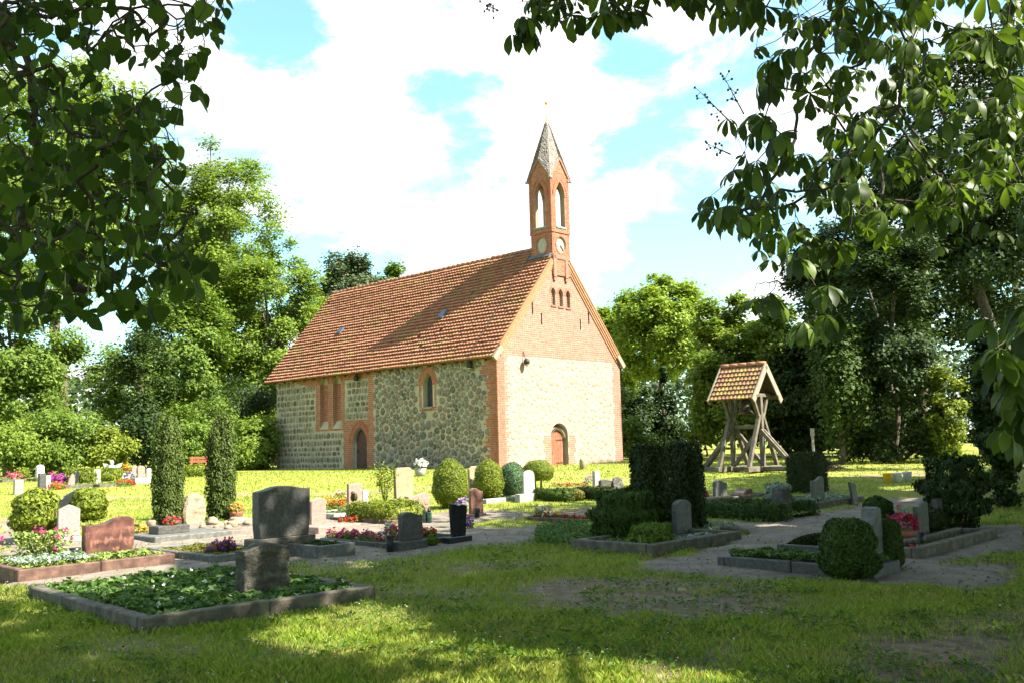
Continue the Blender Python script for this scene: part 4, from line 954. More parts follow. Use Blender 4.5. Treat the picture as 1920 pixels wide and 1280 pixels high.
for sg in (-1, 1):
    V = [brp(y, s, h, sg) for h in (0, .03) for y, s in ((-.93, 0), (.93, 0), (.93, BL), (-.93, BL))]
    MB().add(V, [(0, 1, 2, 3), (4, 7, 6, 5), (0, 4, 5, 1), (1, 5, 6, 2), (2, 6, 7, 3), (3, 7, 4, 0)]).build('roof_boarding', darkwood, bf)
    for y in (-.96, .96):
        V = [brp(yy, s, h, sg) for yy in (y-.025, y+.025) for s, h in ((-.1, -.1), (BL+.04, -.1), (BL+.04, .12), (-.1, .12))]
        MB().add(V, [(0, 3, 2, 1), (4, 5, 6, 7), (0, 1, 5, 4), (1, 2, 6, 5), (2, 3, 7, 6), (3, 0, 4, 7)]).build('barge_board', mat('pale_weathered_board', [(.17, .145, .11), (.23, .2, .15)], .8, 4), bf)
    for r_ in range(Rr):
        for c_ in range(Cc):
            y0 = -.92+c_*1.84/Cc; w_ = 1.84/Cc; s0 = -.04+r_*BL/Rr+random.gauss(0, .006); s1 = s0+BL/Rr+.03
            V = [brp(y0+w_*p*.99, s0, .095+q, sg) for p, q in prof]+[brp(y0+w_*p*.99, s1, .045+q*.8, sg) for p, q in prof]+[brp(y0+w_*p*.99, s0+.004, .05, sg) for p, q in prof]
            MB().add(V, [(i, i+1, 7+i, 6+i) for i in range(5)]+[(12+i, 13+i, i+1, i) for i in range(5)]).build('tile', tile2, bf)
for i in range(5): MB().tube([(0, -.87+i*.35, 2.52+1.13+.1), (0, -.87+i*.35+.37, 2.52+1.13+.12)], [.09, .08], 8).build('ridge_tile', tilem, bf, True)
bl_ = empty('bell', tuple(bp+np.array([0, 0, 2.02])), 'dark bronze bell hanging under the small tiled roof', 'bell', GA)
bz = mat('dark_bronze', [(.05, .04, .028), (.09, .07, .045)], .45, 6, metal=.7)
MB().lathe([(.005, .56), (.1, .55), (.15, .5), (.17, .4), (.19, .25), (.24, .1), (.31, 0), (.29, .0), (.2, .1)], 20).build('bell_body', bz, bl_, True)
MB().box((0, 0, .6), (.12, .62, .1), .01).tube([(0, 0, .5), (0, 0, .02)], .02, 5).build('yoke', darkwood, bl_)

# ------------------------------------------------------------------ trees and shrubs behind
def X_at(px, Y): r = px_ray(px, 800); return r[0]/r[1]*Y
def Z_at(px, py, Y): r = px_ray(px, py); return EYE+r[2]/r[1]*Y
def bg(name, label, px, Y, top, hw, bot, n, m, ls=.2, group=None, **k):
    x = X_at(px, Y); z0 = float(gz(Y)); H = Z_at(px, top, Y)-z0; base = max(.1, Z_at(px, bot, Y)-z0); R_ = hw/FPX*Y
    n = int(n*1.3); k.setdefault('cull', False)
    return tree(name, label, 'tree' if 'tree' in name or 'conifer' in name else 'shrub', x, Y, H, R_, base, n, ls, m, trunk_r=max(.06, H*.018), group=group, **k)
bg('ash_tree', 'tall light green ash tree just left of the chapel roof', 405, 74, 258, 112, 640, 40000, L_['bright'], .21, clumps=130, cr=.2)
bg('ash_tree', 'light green ash crown below the tallest one', 385, 72, 430, 125, 820, 38000, L_['bright'], .21, clumps=120, cr=.2)
bg('ash_tree', 'lower light green tree crown touching the chapel eaves at left', 512, 70, 425, 98, 850, 38000, L_['bright'], .2, clumps=120, cr=.2)
bg('broadleaf_tree', 'pale broad crown behind the overhanging lime leaves', 105, 66, 110, 200, 560, 40000, L_['bright'], .27, clumps=150, cr=.18)
bg('broadleaf_tree', 'mid green tree between the ivy-dark trunk and the tall ash', 330, 64, 520, 95, 800, 18000, L_['mid'], .22, clumps=70, cr=.26)
bg('chestnut_tree', 'spreading chestnut with low skirts at the left edge of the lawn', 20, 54, 440, 120, 866, 42000, L_['mid'], .18, clumps=130, cr=.21)
bg('ivy_tree', 'dark ivy-covered trunk with open crown left of the twin columns', 272, 57, 640, 48, 872, 9000, L_['dark'], .17, clumps=50, cr=.45, shape='column')
bg('broadleaf_tree', 'thin-branched tree beside the bright gap of sky', 215, 60, 640, 60, 800, 5000, L_['mid'], .2, clumps=26, cr=.35)
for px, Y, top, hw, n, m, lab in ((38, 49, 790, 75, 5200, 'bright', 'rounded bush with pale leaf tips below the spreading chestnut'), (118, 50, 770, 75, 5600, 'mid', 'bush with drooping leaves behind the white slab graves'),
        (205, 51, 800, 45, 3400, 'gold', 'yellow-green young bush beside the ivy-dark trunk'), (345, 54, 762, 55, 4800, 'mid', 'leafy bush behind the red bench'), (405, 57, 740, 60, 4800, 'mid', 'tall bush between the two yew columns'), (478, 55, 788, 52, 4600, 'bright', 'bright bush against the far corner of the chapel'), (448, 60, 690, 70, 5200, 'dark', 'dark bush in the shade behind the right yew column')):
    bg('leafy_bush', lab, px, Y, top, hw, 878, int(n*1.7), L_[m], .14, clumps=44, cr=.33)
bg('conifer', 'grey-green conifer rising behind the chapel roof', 655, 88, 464, 62, 650, 20000, L_['conifer'], .26, clumps=90, cr=.24, droop=.4)
bg('oak_tree', 'dark green crown right of the conifer behind the ridge', 735, 92, 497, 56, 650, 16000, L_['mid'], .28, clumps=60, cr=.24)
bg('oak_tree', 'shaded tree squeezed between the ash and the conifer', 606, 84, 535, 46, 740, 10000, L_['mid'], .26, clumps=40, cr=.26)
bg('maple_tree', 'tall sunlit tree right of the chapel gable', 1245, 76, 515, 92, 720, 34000, L_['vivid'], .25, clumps=110, cr=.2)
bg('maple_tree', 'sunlit tree half hidden by the gable verge', 1150, 80, 563, 62, 780, 18000, L_['vivid'], .26, clumps=60, cr=.24)
bg('yew_tree', 'dark narrow evergreen beside the gable corner', 1192, 63, 735, 32, 872, 6500, L_['dark'], .18, clumps=34, shape='column', cr=.5)
bg('yew_tree', 'dark pointed evergreen below the tall sunlit tree', 1248, 64, 690, 36, 872, 7500, L_['dark'], .18, clumps=36, shape='cone', cr=.45)
bg('leafy_bush', 'mid green bush right of the gable corner', 1180, 58, 790, 34, 880, 4200, L_['mid'], .17, clumps=24, cr=.4)
bg('leafy_bush', 'bright bush between dark evergreens and bell stand', 1322, 60, 740, 34, 880, 4600, L_['bright'], .18, clumps=26, cr=.4)
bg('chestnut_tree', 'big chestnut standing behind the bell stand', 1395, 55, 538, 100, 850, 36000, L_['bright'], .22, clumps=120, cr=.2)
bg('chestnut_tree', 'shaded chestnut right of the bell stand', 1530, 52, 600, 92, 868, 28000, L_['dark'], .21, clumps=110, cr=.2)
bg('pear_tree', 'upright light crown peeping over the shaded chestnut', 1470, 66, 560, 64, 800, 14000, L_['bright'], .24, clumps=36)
bg('ivy_tree', 'ivy-clad leaning tree with pale sprays behind the buckets', 1680, 38, 440, 88, 890, 24000, L_['dark'], .15, clumps=90, cr=.3, shape='column', cull=False)
bg('weeping_tree', 'drooping light green branches left of the ivy-clad tree', 1575, 37, 500, 52, 840, 8000, L_['thuja'], .14, clumps=40, cr=.35, droop=.8)
bg('climbing_shrub', 'sunlit yellow-green sprays right of the ivy-clad tree', 1775, 36, 660, 32, 880, 4200, L_['gold'], .13, clumps=24, cr=.45)
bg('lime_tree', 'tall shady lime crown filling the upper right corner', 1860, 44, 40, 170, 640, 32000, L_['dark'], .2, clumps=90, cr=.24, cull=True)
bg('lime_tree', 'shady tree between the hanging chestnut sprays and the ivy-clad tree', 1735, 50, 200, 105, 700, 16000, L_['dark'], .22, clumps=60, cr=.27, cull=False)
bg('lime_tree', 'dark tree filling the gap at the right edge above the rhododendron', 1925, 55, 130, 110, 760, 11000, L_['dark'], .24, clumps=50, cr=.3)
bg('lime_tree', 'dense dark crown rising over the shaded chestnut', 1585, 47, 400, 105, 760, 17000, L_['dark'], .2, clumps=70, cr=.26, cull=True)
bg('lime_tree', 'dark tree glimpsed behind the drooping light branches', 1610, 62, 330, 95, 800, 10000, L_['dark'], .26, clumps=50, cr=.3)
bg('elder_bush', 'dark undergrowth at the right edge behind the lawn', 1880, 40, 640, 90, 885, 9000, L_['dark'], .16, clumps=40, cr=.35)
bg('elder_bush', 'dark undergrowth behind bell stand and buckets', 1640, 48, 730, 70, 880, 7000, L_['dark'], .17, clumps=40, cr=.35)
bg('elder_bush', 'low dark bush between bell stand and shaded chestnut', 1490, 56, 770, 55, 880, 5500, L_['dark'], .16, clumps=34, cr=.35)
# woodland further off: one mass that cannot be counted
n = 30000; ax = rng.random(n)*190-95; dep = 100+rng.random(n)*14; top = 7.5+4*fbm(ax*.09, ax*0+3, 3)+1.5*fbm(ax*.5, ax*0, 2)
az = rng.random(n)**.8*top+.62; P = np.stack([ax, dep, az], 1); leaves_obj('far_woodland', P, np.array([.2, -.8, .6])+rng.normal(size=(n, 3))*.5, .7, .5, L_['dark'], tri=True)['label'] = 'far dark woodland edge behind the churchyard'

# trees beyond the right edge and behind the viewer that shade the foreground
hid = lambda P: in_frame(P)
hidr = lambda P: in_frame(P, x0=-200, x1=1990)
LITPTS += [(at_depth(1790, 380, 4.6), .85), (at_depth(1690, 440, 4.6), .8), (at_depth(1850, 130, 4.7), .4), (at_depth(1880, 640, 3.6), .5), (at_depth(1760, 330, 4.6), .5), (at_depth(1840, 420, 4.6), .5), (at_depth(1900, 560, 3.6), .4)]
chest = tree('horse_chestnut', 'horse chestnut overhanging from the right with palmate leaves', 'tree', 6.6, .6, 14.5, 6.8, 5.8, 19000, .36, L_['chestnut'], .38, 80, .3, hide=hid)
for x, y, H_, R_, ba, n_, lab_ in ((9.2, 8.2, 14, 5.6, 5.8, 15000, 'big leafy tree outside the right edge nearest the clipped thujas'), (14.5, 4.5, 14.5, 6.0, 4.6, 11000, 'leafy tree outside the right edge behind the nearest one'), (14.5, 15, 14, 6.0, 3.6, 18000, 'leafy tree outside the right edge beyond the path'),
        (20.5, 11.5, 16, 6.5, 4.0, 16000, 'big tree outside the right edge behind the others'), (20.5, 23.5, 15, 6.4, 3.4, 17000, 'tall leafy tree outside the right edge near the buckets'), (28, 20, 18, 7.0, 4.5, 14000, 'tall leafy tree far outside the right edge')):
    tree('shade_tree', lab_, 'tree', x, y, H_, R_, ba, n_, .38, L_['mid'], .34, 70, .3, hide=hidr)
lime = tree('lime_tree', 'lime tree overhanging from the left with heart-shaped leaves', 'tree', -4.6, 1.0, 12.5, 5.4, 4.6, 12000, .26, L_['lime'], .3, 50, .3, hide=hid)

# ------------------------------------------------------------------ graves: kerbs
def make_kerb(b, label, m, h=.13, w=.1, group=None, seg=1.1, sides='fblr', z=.0, name='grave_kerb', cat='grave border'):
    c, ul, vl, rot = b; t = empty(name, tuple(c), label, cat, GA+rot, group)
    def run(a0, a1):
        a0 = np.array(a0, float); a1 = np.array(a1, float); L = np.linalg.norm(a1-a0); n_ = max(1, int(round(L/seg)))
        for i in range(n_):
            p, q = a0+(a1-a0)*i/n_, a0+(a1-a0)*(i+1)/n_; d = (q-p)/np.linalg.norm(q-p); mid = (p+q)/2; Lx = np.linalg.norm(q-p)-.008
            hz = h*(1+random.uniform(-.05, .05)); sx = (Lx, w) if abs(d[0]) > .5 else (w, Lx)
            MB().box((mid[0], mid[1], hz/2-.06+z), (sx[0], sx[1], hz+.12), .012, Matrix.Rotation(random.gauss(0, .006), 3, 'Z')).build('kerb_stone', m, t)
    if 'f' in sides: run((0, w/2), (ul, w/2))
    if 'b' in sides: run((0, vl-w/2), (ul, vl-w/2))
    if 'l' in sides: run((w/2, w+.003), (w/2, vl-w-.003))
    if 'r' in sides: run((ul-w/2, w+.003), (ul-w/2, vl-w-.003))
    MB().box((ul/2, vl/2, h*.32-.1), (ul-2*w-.006, vl-2*w-.006, h*.4+.2)).build('bed_soil', soil, t)
    return t
def cover(t, b, m, n, hmin, hmax, ls, w=.1, u0=0, u1=1, v0=0, v1=1, name='ground_cover', clump=6.0):
    c, ul, vl = b[:3]; a = w+(ul-2*w)*(u0+(u1-u0)*rng.random(n)); d = w+(vl-2*w)*(v0+(v1-v0)*rng.random(n))
    f = fbm(a*clump+c[0]*3, d*clump+c[1], 3); keep = f > .3; a, d, f = a[keep], d[keep], f[keep]; z = hmin+(hmax-hmin)*f*(.4+.6*rng.random(len(a))**.5)
    P = np.stack([a, d, z], 1); L = ls*(.6+.8*rng.random(len(a)))
    return leaves_obj(name, P, np.array([0, 0, 1])+rng.normal(size=P.shape)*.55, L, L*.65, m, t)
def blooms(t, pts, m, size, per=5, name='blossoms'):
    pts = np.asarray(pts); k = np.repeat(np.arange(len(pts)), per); P = pts[k]+rng.normal(size=(len(k), 3))*size*.32
    return leaves_obj(name, P, np.array([0, -.3, .8])+rng.normal(size=P.shape)*.5, size, size*.8, m, t, fold=.1)
kf = make_kerb(B_front, 'large grave border of weathered stone under the near rough headstone', G['kerb'], .15, .13)
cover(kf, B_front, L_['cover'], 9000, .06, .24, .075, .13)
a = rng.random(15)*2.1+.2; d = rng.random(15)*2.7+.25; blooms(kf, np.stack([a, d, np.full(15, .2)], 1), PET['white'], .035, 6)
kr = make_kerb(B_red, 'reddish granite grave border under the veined red headstone', G['redkerb'], .17, .11)
cover(kr, B_red, L_['lightcover'], 5200, .08, .26, .08, .11); cover(kr, B_red, L_['silver'], 700, .2, .28, .06, .11, .0, .5, .0, .5, 'variegated_cover')
km = make_kerb(B_moss, 'grave border filled with ochre moss before the big dark headstone', G['grey'], .12, .1); cover(km, B_moss, L_['moss'], 6500, .05, .13, .05, .1)
kp = make_kerb(B_planter, 'light grey granite planter box beside the big dark headstone', G['grey'], .2, .07); cover(kp, B_planter, L_['dark'], 1200, .1, .24, .06)
kl = make_kerb(B_lantern, 'pale grave border in front of the tall pink-brown slab', G['pale'], .13, .1); cover(kl, B_lantern, L_['cover'], 900, .06, .16, .05)
kj = make_kerb(B_juniper, 'orange-brown grave border around the low spreading juniper', G['redkerb'], .1, .08); cover(kj, B_juniper, L_['cover'], 700, .05, .1, .05)
kb = make_kerb(B_begonia, 'dark narrow grave border around the row of pink begonias', G['dark'], .1, .07)
ky = make_kerb(B_yew, 'weathered grave border around the yew block and shaded headstone', G['kerb'], .16, .12); cover(ky, B_yew, L_['silver'], 900, .06, .16, .06, .12, .35, 1, 0, .35)
k1 = make_kerb(B_right, 'dark grave border with low ivy left of the clipped thuja', G['dark'], .14, .1); cover(k1, B_right, L_['cover'], 3600, .1, .26, .055, .1)
k2 = make_kerb(B_mound, 'dark grave border with a dry moss mound behind the low ivy', G['dark'], .1, .08)
c, ul, vl = B_mound[:3]; n = 2600; a = .08+(ul-.16)*rng.random(n); d = .08+(vl-.16)*rng.random(n); zz = .04+.2*np.sin(np.pi*a/ul)*np.sin(np.pi*np.clip(d/vl, 0, 1))**.6; leaves_obj('moss_mound', np.stack([a, d, zz], 1), np.array([0, 0, 1])+rng.normal(size=(n, 3))*.5, .06, .04, L_['yew'], k2)
k3 = make_kerb(B_pot, 'grey granite grave border around the terracotta flower bowl', G['kerb'], .15, .12); cover(k3, B_pot, L_['cover'], 700, .06, .1, .04)
k5 = make_kerb(B_slab2, 'grave border with pink flowers by the upright grey slab', G['kerb'], .12, .1); cover(k5, B_slab2, L_['cover'], 500, .05, .12, .05)
k6 = make_kerb(B_silver, 'grave border with silvery plants below the grey wave headstone', G['kerb'], .16, .12); cover(k6, B_silver, L_['silver'], 1800, .1, .3, .06, .12)
k7 = make_kerb(B_border, 'thin grave border edged with red bedding flowers', G['redkerb'], .09, .07); cover(k7, B_border, L_['cover'], 500, .05, .1, .05)
k8 = make_kerb(B_mid, 'pale grave border between the middle and right topiary domes', G['pale'], .12, .1); cover(k8, B_mid, L_['cover'], 600, .05, .12, .06)
for i, (b, lab) in enumerate(zip(FAR, ['far grave border with pale flowers before the white slab', 'far grave border with purple pansies by the beige arched stones', 'far grave border with pink flowers at the left picture edge', 'far dark grave border below the tall white stone', 'far grave border under the pink half-round stone'])):
    k_ = make_kerb(b, lab, G['kerb'] if i != 3 else G['dark'], .12, .09); cover(k_, b, L_['lightcover'], 900, .05, .2, .08)
# flat polished slab with raised block
def slab_thing(b, h, label, m, name='grave_slab'):
    c, ul, vl = b[:3]; t = empty(name, tuple(c), label, 'grave slab', GA); MB().box((ul/2, vl/2, h/2-.04), (ul, vl, h+.08), .015).build('slab', m, t); return t
ts = slab_thing(B_slab, .11, 'flat polished dark grave slab with raised block and red flowers', G['grey'])
MB().box((B_slab[1]*.38, B_slab[2]*.55, .11+.07), (.62, .4, .15), .012).build('raised_block', G['dark'], ts)
slab_thing(B_pinkslab, .13, 'low pink stone slab under the small pale arched headstone', G['pink'])

# ------------------------------------------------------------------ graves: headstones
def outl(kind, w, h):
    S = {'flat': [(0, 0), (1, 0), (1, 1), (0, 1)],
         'arch': [(0, 0), (1, 0), (1, .87), (.88, .93), (.7, .98), (.5, 1), (.3, .98), (.12, .93), (0, .87)],
         'hump': [(.03, 0), (.97, 0), (1, .35), (1, .93), (.9, .93), (.76, .96), (.6, .995), (.45, 1), (.3, .98), (.16, .93), (0, .9), (0, .3)],
         'round': [(0, 0), (1, 0), (1, .8), (.93, .9), (.8, .97), (.6, 1), (.4, 1), (.2, .97), (.07, .9), (0, .8)],
         'shoulder': [(.05, 0), (.95, 0), (1, .9), (.9, .93), (.86, .975), (.76, 1), (.24, 1), (.14, .975), (.1, .93), (0, .9)],
         'wave': [(.06, 0), (.94, 0), (1, .5), (1, .93), (.9, .99), (.75, 1), (.6, .965), (.45, .9), (.3, .865), (.15, .86), (0, .87), (0, .5)],
         'wavel': [(0, 0), (1, 0), (1, .86), (.8, .87), (.62, .93), (.45, .99), (.3, 1), (.12, .97), (0, .9)],
         'taper': [(.12, 0), (.88, 0), (1, .9), (.7, .96), (.5, .93), (.3, .98), (0, 1)],
         'boulder': [(.1, 0), (.92, 0), (1, .35), (.98, .62), (.86, .86), (.66, .98), (.45, 1), (.24, .92), (.08, .7), (0, .4)],
         'gable': [(0, 0), (1, 0), (1, .84), (.75, .93), (.5, 1), (.25, .93), (0, .84)],
         'half': [(.2, 0), (.7, 0), (.95, .3), (1, .6), (.9, .85), (.7, 1), (.4, .86), (.15, .6), (0, .3)],
         'hook': [(0, 0), (1, 0), (.98, .7), (.9, .97), (.72, 1), (.5, .97), (.42, .8), (.3, .7), (.06, .64), (.02, .4)],
         'swoop': [(0, 0), (1, 0), (1, 1), (.8, .97), (.55, .8), (.4, .72), (.3, .66), (.22, .5), (.02, .42)],
         'rough': [(.04, 0), (.98, 0), (1, .5), (.93, .8), (.75, .97), (.5, 1), (.22, .93), (.05, .72), (0, .4)]}[kind]
    return [(x*w, z*h) for x, z in S]
def headstone(label, xl, xr, yb, yt, kind, m, side=None, pl=None, t=None, lean=0.0, name='headstone', cat='headstone', yaw=0.0, ch=.012, base_m=None):
    """xl..xr and yt..yb: where the face stands in the photo; its foot is put on the ground there"""
    yb0 = pl[2] if pl else yb
    p, s = px_scale(xl, yb0); a = proj(p)[0]; ku = (proj(p+u3*.3)[0]-a)/.3; kv = abs((proj(p+v3*.1)[0]-a)/.1)
    w = abs((xr-xl)/ku); th = t if t else (max(.06, side/kv) if side else .13); bh = (yb0-yb)/s if pl else 0; h = (yb-yt)/s
    o_ = empty(name, tuple(p), label, cat, GA+yaw)
    out_ = outl(kind, w, h); st = MB().prism(out_, 0, th, ch)
    V = np.array(st.v); V[:, 2] += bh-(.04 if not pl else 0); 
    if lean: V[:, 1] += V[:, 2]*lean
    st.v = [tuple(q) for q in V]; st.build('stone', m, o_)
    if m in (G['roughdark'], G['boulder']) or kind == 'rough':
        so2 = o_.children[0]; sb = so2.modifiers.new('fine', 'SUBSURF'); sb.subdivision_type = 'SIMPLE'; sb.levels = sb.render_levels = 5
        tx = bpy.data.textures.get('hewn') or bpy.data.textures.new('hewn', 'CLOUDS'); tx.noise_scale = .09; tx.noise_depth = 4; dm = so2.modifiers.new('hewn', 'DISPLACE'); dm.texture = tx; dm.strength = .05 if m != G['boulder'] else .03; dm.mid_level = .5
    if pl:
        wl = (pl[1]-pl[0])/ku; x0 = (pl[0]-xl)/ku; MB().box((x0+wl/2, th/2, bh/2-.04), (wl, th+.12, bh+.08), .012).build('plinth', base_m or m, o_)
    return o_
H = headstone
H('near rough-hewn grey headstone with humped top on the large border', 459, 545, 1140, 1017, 'hump', G['roughdark'], 19, t=.2)
H('red veined granite headstone with wavy top', 158, 253, 1066, 968, 'wave', G['red'], 7)
H('grey-pink granite headstone with pointed arch between two round bushes', 108, 150, 1007, 947, 'gable', G['greypink'], 3, (106, 151, 1018), base_m=G['pale'])
H('black polished headstone with swooping top behind the two round bushes', 109, 154, 952, 914, 'swoop', G['black'], 3)
H('natural beige boulder headstone between the yew columns', 344, 388, 985, 922, 'boulder', G['boulder'], 5, t=.2, ch=.05)
H('big dark rough headstone on a pale plinth', 485, 585, 1011, 914, 'hump', G['dark'], 11, (474, 592, 1047), t=.2, base_m=G['kerb'])
H('small pale pink arched headstone behind the big dark one', 584, 612, 984, 930, 'arch', G['pink'], 4)
H('tall pink-brown slab headstone with square top', 654, 680, 962, 904, 'flat', G['pink'], 4)
H('narrow white stone behind the pink-brown slab', 681, 691, 953, 915, 'flat', G['white'], 2)
H('cream sandstone headstone with shouldered top on plinth', 742, 777, 935, 877, 'shoulder', G['cream'], 5, (738, 780, 949))
H('pink polished headstone with wavy top and split right end', 766, 807, 964, 922, 'wave', G['pink'], 8)
H('small dark granite headstone with slanting top before red begonias', 756, 794, 1014, 961, 'wavel', G['dark'], 10, (742, 799, 1031))
H('narrow black headstone with tapered foot at the path', 846, 878, 1006, 944, 'taper', G['black'], 5, (838, 882, 1018))
H('narrow brown polished headstone between dark stone and cream stone', 884, 907, 963, 915, 'wavel', G['brown'], 5, (882, 909, 968))
H('cream headstone with shouldered top between two topiary domes', 881, 912, 922, 874, 'shoulder', G['cream'], 4, (878, 916, 937))
H('pale grey round-topped headstone right of the blue-green dome', 983, 1004, 925, 882, 'round', G['pale'], 2, (972, 1006, 940), base_m=G['pale'])
H('slim pale post headstone alone on the lawn before the gable', 1116, 1126, 911, 880, 'flat', G['pale'], 5)
H('small dark headstone with curled top left of the yew block', 1128, 1150, 919, 896, 'wavel', G['dark'], 6)
H('leaning dark headstone with lit pointed top beside the yew block', 1152, 1170, 917, 892, 'rough', G['dark'], 4, lean=.12)
H('grey shouldered headstone in front of the yew block', 1271, 1299, 1002, 938, 'arch', G['grey'], 10, (1262, 1304, 1010))
H('upright dark grey slab right of the yew block', 1342, 1365, 937, 897, 'wavel', G['grey'], 5)
H('low reddish sloping stone with flowers on the lawn', 1388, 1413, 932, 914, 'hook', G['brown'], 4, t=.3)
H('rough boulder-like dark headstone at the end of the box hedge', 1470, 1488, 971, 908, 'rough', G['roughdark'], 15, t=.26, ch=.03)
H('grey headstone with wave top above the silvery plants', 1526, 1548, 945, 894, 'wave', G['grey'], 5, (1518, 1552, 950), base_m=G['kerb'])
H('leaning dark plaque stone alone at the path edge', 1600, 1610, 944, 900, 'taper', G['dark'], 5, lean=.08)
H('tall narrow grey stele with hooked top between clipped thujas', 1642, 1661, 1046, 953, 'hook', G['grey'], 18, (1640, 1664, 1073), t=.19, base_m=G['kerb'])
H('dark headstone with curved top beside the terracotta bowl', 1724, 1745, 1006, 942, 'wave', G['dark'], 9, (1720, 1750, 1016))
H('slim leaning dark stele before the big dark rhododendron', 1764, 1774, 1001, 931, 'flat', G['dark'], 9, lean=.05)
H('tall white headstone in the far left group', 69, 83, 900, 869, 'arch', G['white'], 3)
H('dark grey square post stone in the far left group', 74, 86, 915, 885, 'flat', G['dark'], 4)
H('narrow bright white stone beside the dark square post', 87, 95, 918, 889, 'flat', G['white'], 2)
H('short speckled grey stone standing nearest the far left edge', 27, 44, 927, 897, 'flat', G['greypink'], 3)
H('pink half-round stone leaning to the black wavy one', 127, 141, 915, 885, 'half', G['pink'], 2)
H('black wavy stone behind the pink half-round one', 139, 147, 913, 877, 'swoop', G['black'], 2)
H('white slab headstone between two low box hedges', 172, 188, 909, 878, 'flat', G['white'], 3)
H('beige arched headstone farther back in the far group', 247, 259, 895, 871, 'round', G['pink'], 2)
H('beige arched headstone on pale plinth in the far group', 258, 272, 895, 873, 'round', G['pink'], 3, (252, 275, 907), base_m=G['pale'])
H('white upright stone right of the beige arched stones', 275, 283, 906, 876, 'flat', G['white'], 2)
H('thin white stone behind the left yew column', 341, 347, 893, 868, 'flat', G['white'], 2)
# ------------------------------------------------------------------ topiary, hedges, shrubs
ball('golden clipped topiary dome, leftmost of the row before the chapel', 845, 952, 66, 92, L_['gold'], 6500, .038, 'clipped topiary domes', 'topiary_dome')
ball('golden clipped topiary dome behind the middle cream headstone', 917, 938, 54, 78, L_['gold'], 5500, .038, 'clipped topiary domes', 'topiary_dome')
ball('blue-green clipped topiary dome next to the pale round headstone', 961, 931, 48, 66, L_['blue'], 5000, .038, 'clipped topiary domes', 'topiary_dome')
def umbrella():
    p, s = px_scale(1010, 921); r = np.array([30/s, 30/s, 22/s]); c = np.array([0, 0, 37/s]); P, Nn = ellipsoid_pts(4600, r, c, .03, low=-.75)
    P[:, 2] = np.maximum(P[:, 2], 20/s); core = lumpy(c, r*.88, 18, 10, .03); core[0][:, 2] = np.maximum(core[0][:, 2], 21/s)
    st = MB().tube([(-.06, 0, -.1), (-.1, 0, .3), (-.12, 0, .62)], .03, 6).tube([(.06, .02, -.1), (.08, 0, .3), (.12, 0, .62)], .03, 6)
    shrub('topiary_dome', 'umbrella-shaped golden shrub on two bare stems', 'shrub', P, Nn, p, .038, .022, L_['gold'], core, 'clipped topiary domes', st)
umbrella()
ball('yellow-green round bush at the left edge before the sandy path', 66, 1015, 80, 102, L_['gold'], 3000, .08, None, 'round_shrub', amp=.08)
ball('yellow-green round bush behind the pointed grey-pink headstone', 166, 976, 62, 62, L_['gold'], 2400, .08, None, 'round_shrub', amp=.08)
def column_yew(cx, by, w, h, label, seed):
    p, s = px_scale(cx, by); R_ = w/2/s; Hh = h/s; t = empty('column_yew', tuple(p), label, 'yew column', 0, 'twin yew columns'); Ps = []; Ns = []; cores = []
    nf = 15; fl = MB()
    for i in range(nf):
        a = 2*math.pi*i/nf+seed; rr = R_*(.68+.1*math.sin(i*2.3+seed)); hh = Hh*(.9+.1*math.sin(i*1.7+seed*2)); k = 1150
        zz = rng.random(k)*hh; pr = np.clip(1-(zz/hh)**9*.6, 0, 1)*(.82+.18*np.minimum(1, zz/(.3*hh))); q = rng.random(k)*6.283; r2 = R_*.3*(.75+.35*rng.random(k))*(1+.25*np.sin(zz*14+i))
        P = np.stack([rr*pr*math.cos(a)+r2*np.cos(q)*pr, rr*pr*math.sin(a)+r2*np.sin(q)*pr, zz+.02], 1); Ps.append(P); Ns.append(np.stack([np.cos(q), np.sin(q), .5+0*q], 1)+rng.normal(size=P.shape)*.35)
    P = np.concatenate(Ps); Nn = np.concatenate(Ns); T = np.array([0, 0, 1])+rng.normal(size=P.shape)*.35
    cv, cf = lumpy((0, 0, Hh*.47), (R_*.72, R_*.72, Hh*.47), 14, 12, .02); L = .055*(.6+.8*rng.random(len(P)))
    leaves_obj('foliage', P, Nn, L, L*.5, L_['column'], t, T=T, extra=(cv, cf)); MB().tube([(0, 0, -.1), (0, 0, Hh*.7)], [.07, .03], 7).build('stem', bark, t, True)
column_yew(313, 986, 58, 210, 'fluted yew column left of the beige boulder headstone', .3); column_yew(414, 974, 55, 200, 'fluted yew column right of the beige boulder headstone', 1.1)
def block(label, cx, by, lx, ly, z0, z1, m, n, ls, name='clipped_hedge', cat='hedge', group=None, rz=GA, jit=.03, rnd=.12, T=None, p=None):
    p = ground(cx, by) if p is None else p; P, Nn = box_pts(n, lx, ly, z0, z1, rnd, jit); L = ls*(.6+.8*rng.random(len(P)))
    st = MB().tube([(0, 0, -.1), (0, 0, z1*.6)], .03, 6)
    return shrub(name, label, cat, P, Nn, p, L, L*.6, m, box_core(lx, ly, max(z0, -.05), z1), group, st, T=T, rz=rz)
def at_px(px, py): return ground(px, py)
block('tall dark yew block, nearer of the pair left of the grey headstone', 0, 0, .52, .46, 0, 1.5, L_['yew'], 12000, .05, 'yew_block', 'yew block', 'dark yew blocks', jit=.045, p=at_px(1222, 1004))
block('tall dark yew block, farther of the pair behind the grey headstone', 0, 0, .5, .44, 0, 1.5, L_['yew'], 12000, .05, 'yew_block', 'yew block', 'dark yew blocks', jit=.05, p=at_px(1290, 990))
P, Nn = ellipsoid_pts(6500, (.52, .5, .5), (0, 0, .36), .12, 4, low=-.6); P[:, 2] = np.maximum(P[:, 2], .03)
T = unit(P*np.array([1, 1, .3])+np.array([0, 0, .5]))+rng.normal(size=P.shape)*.3
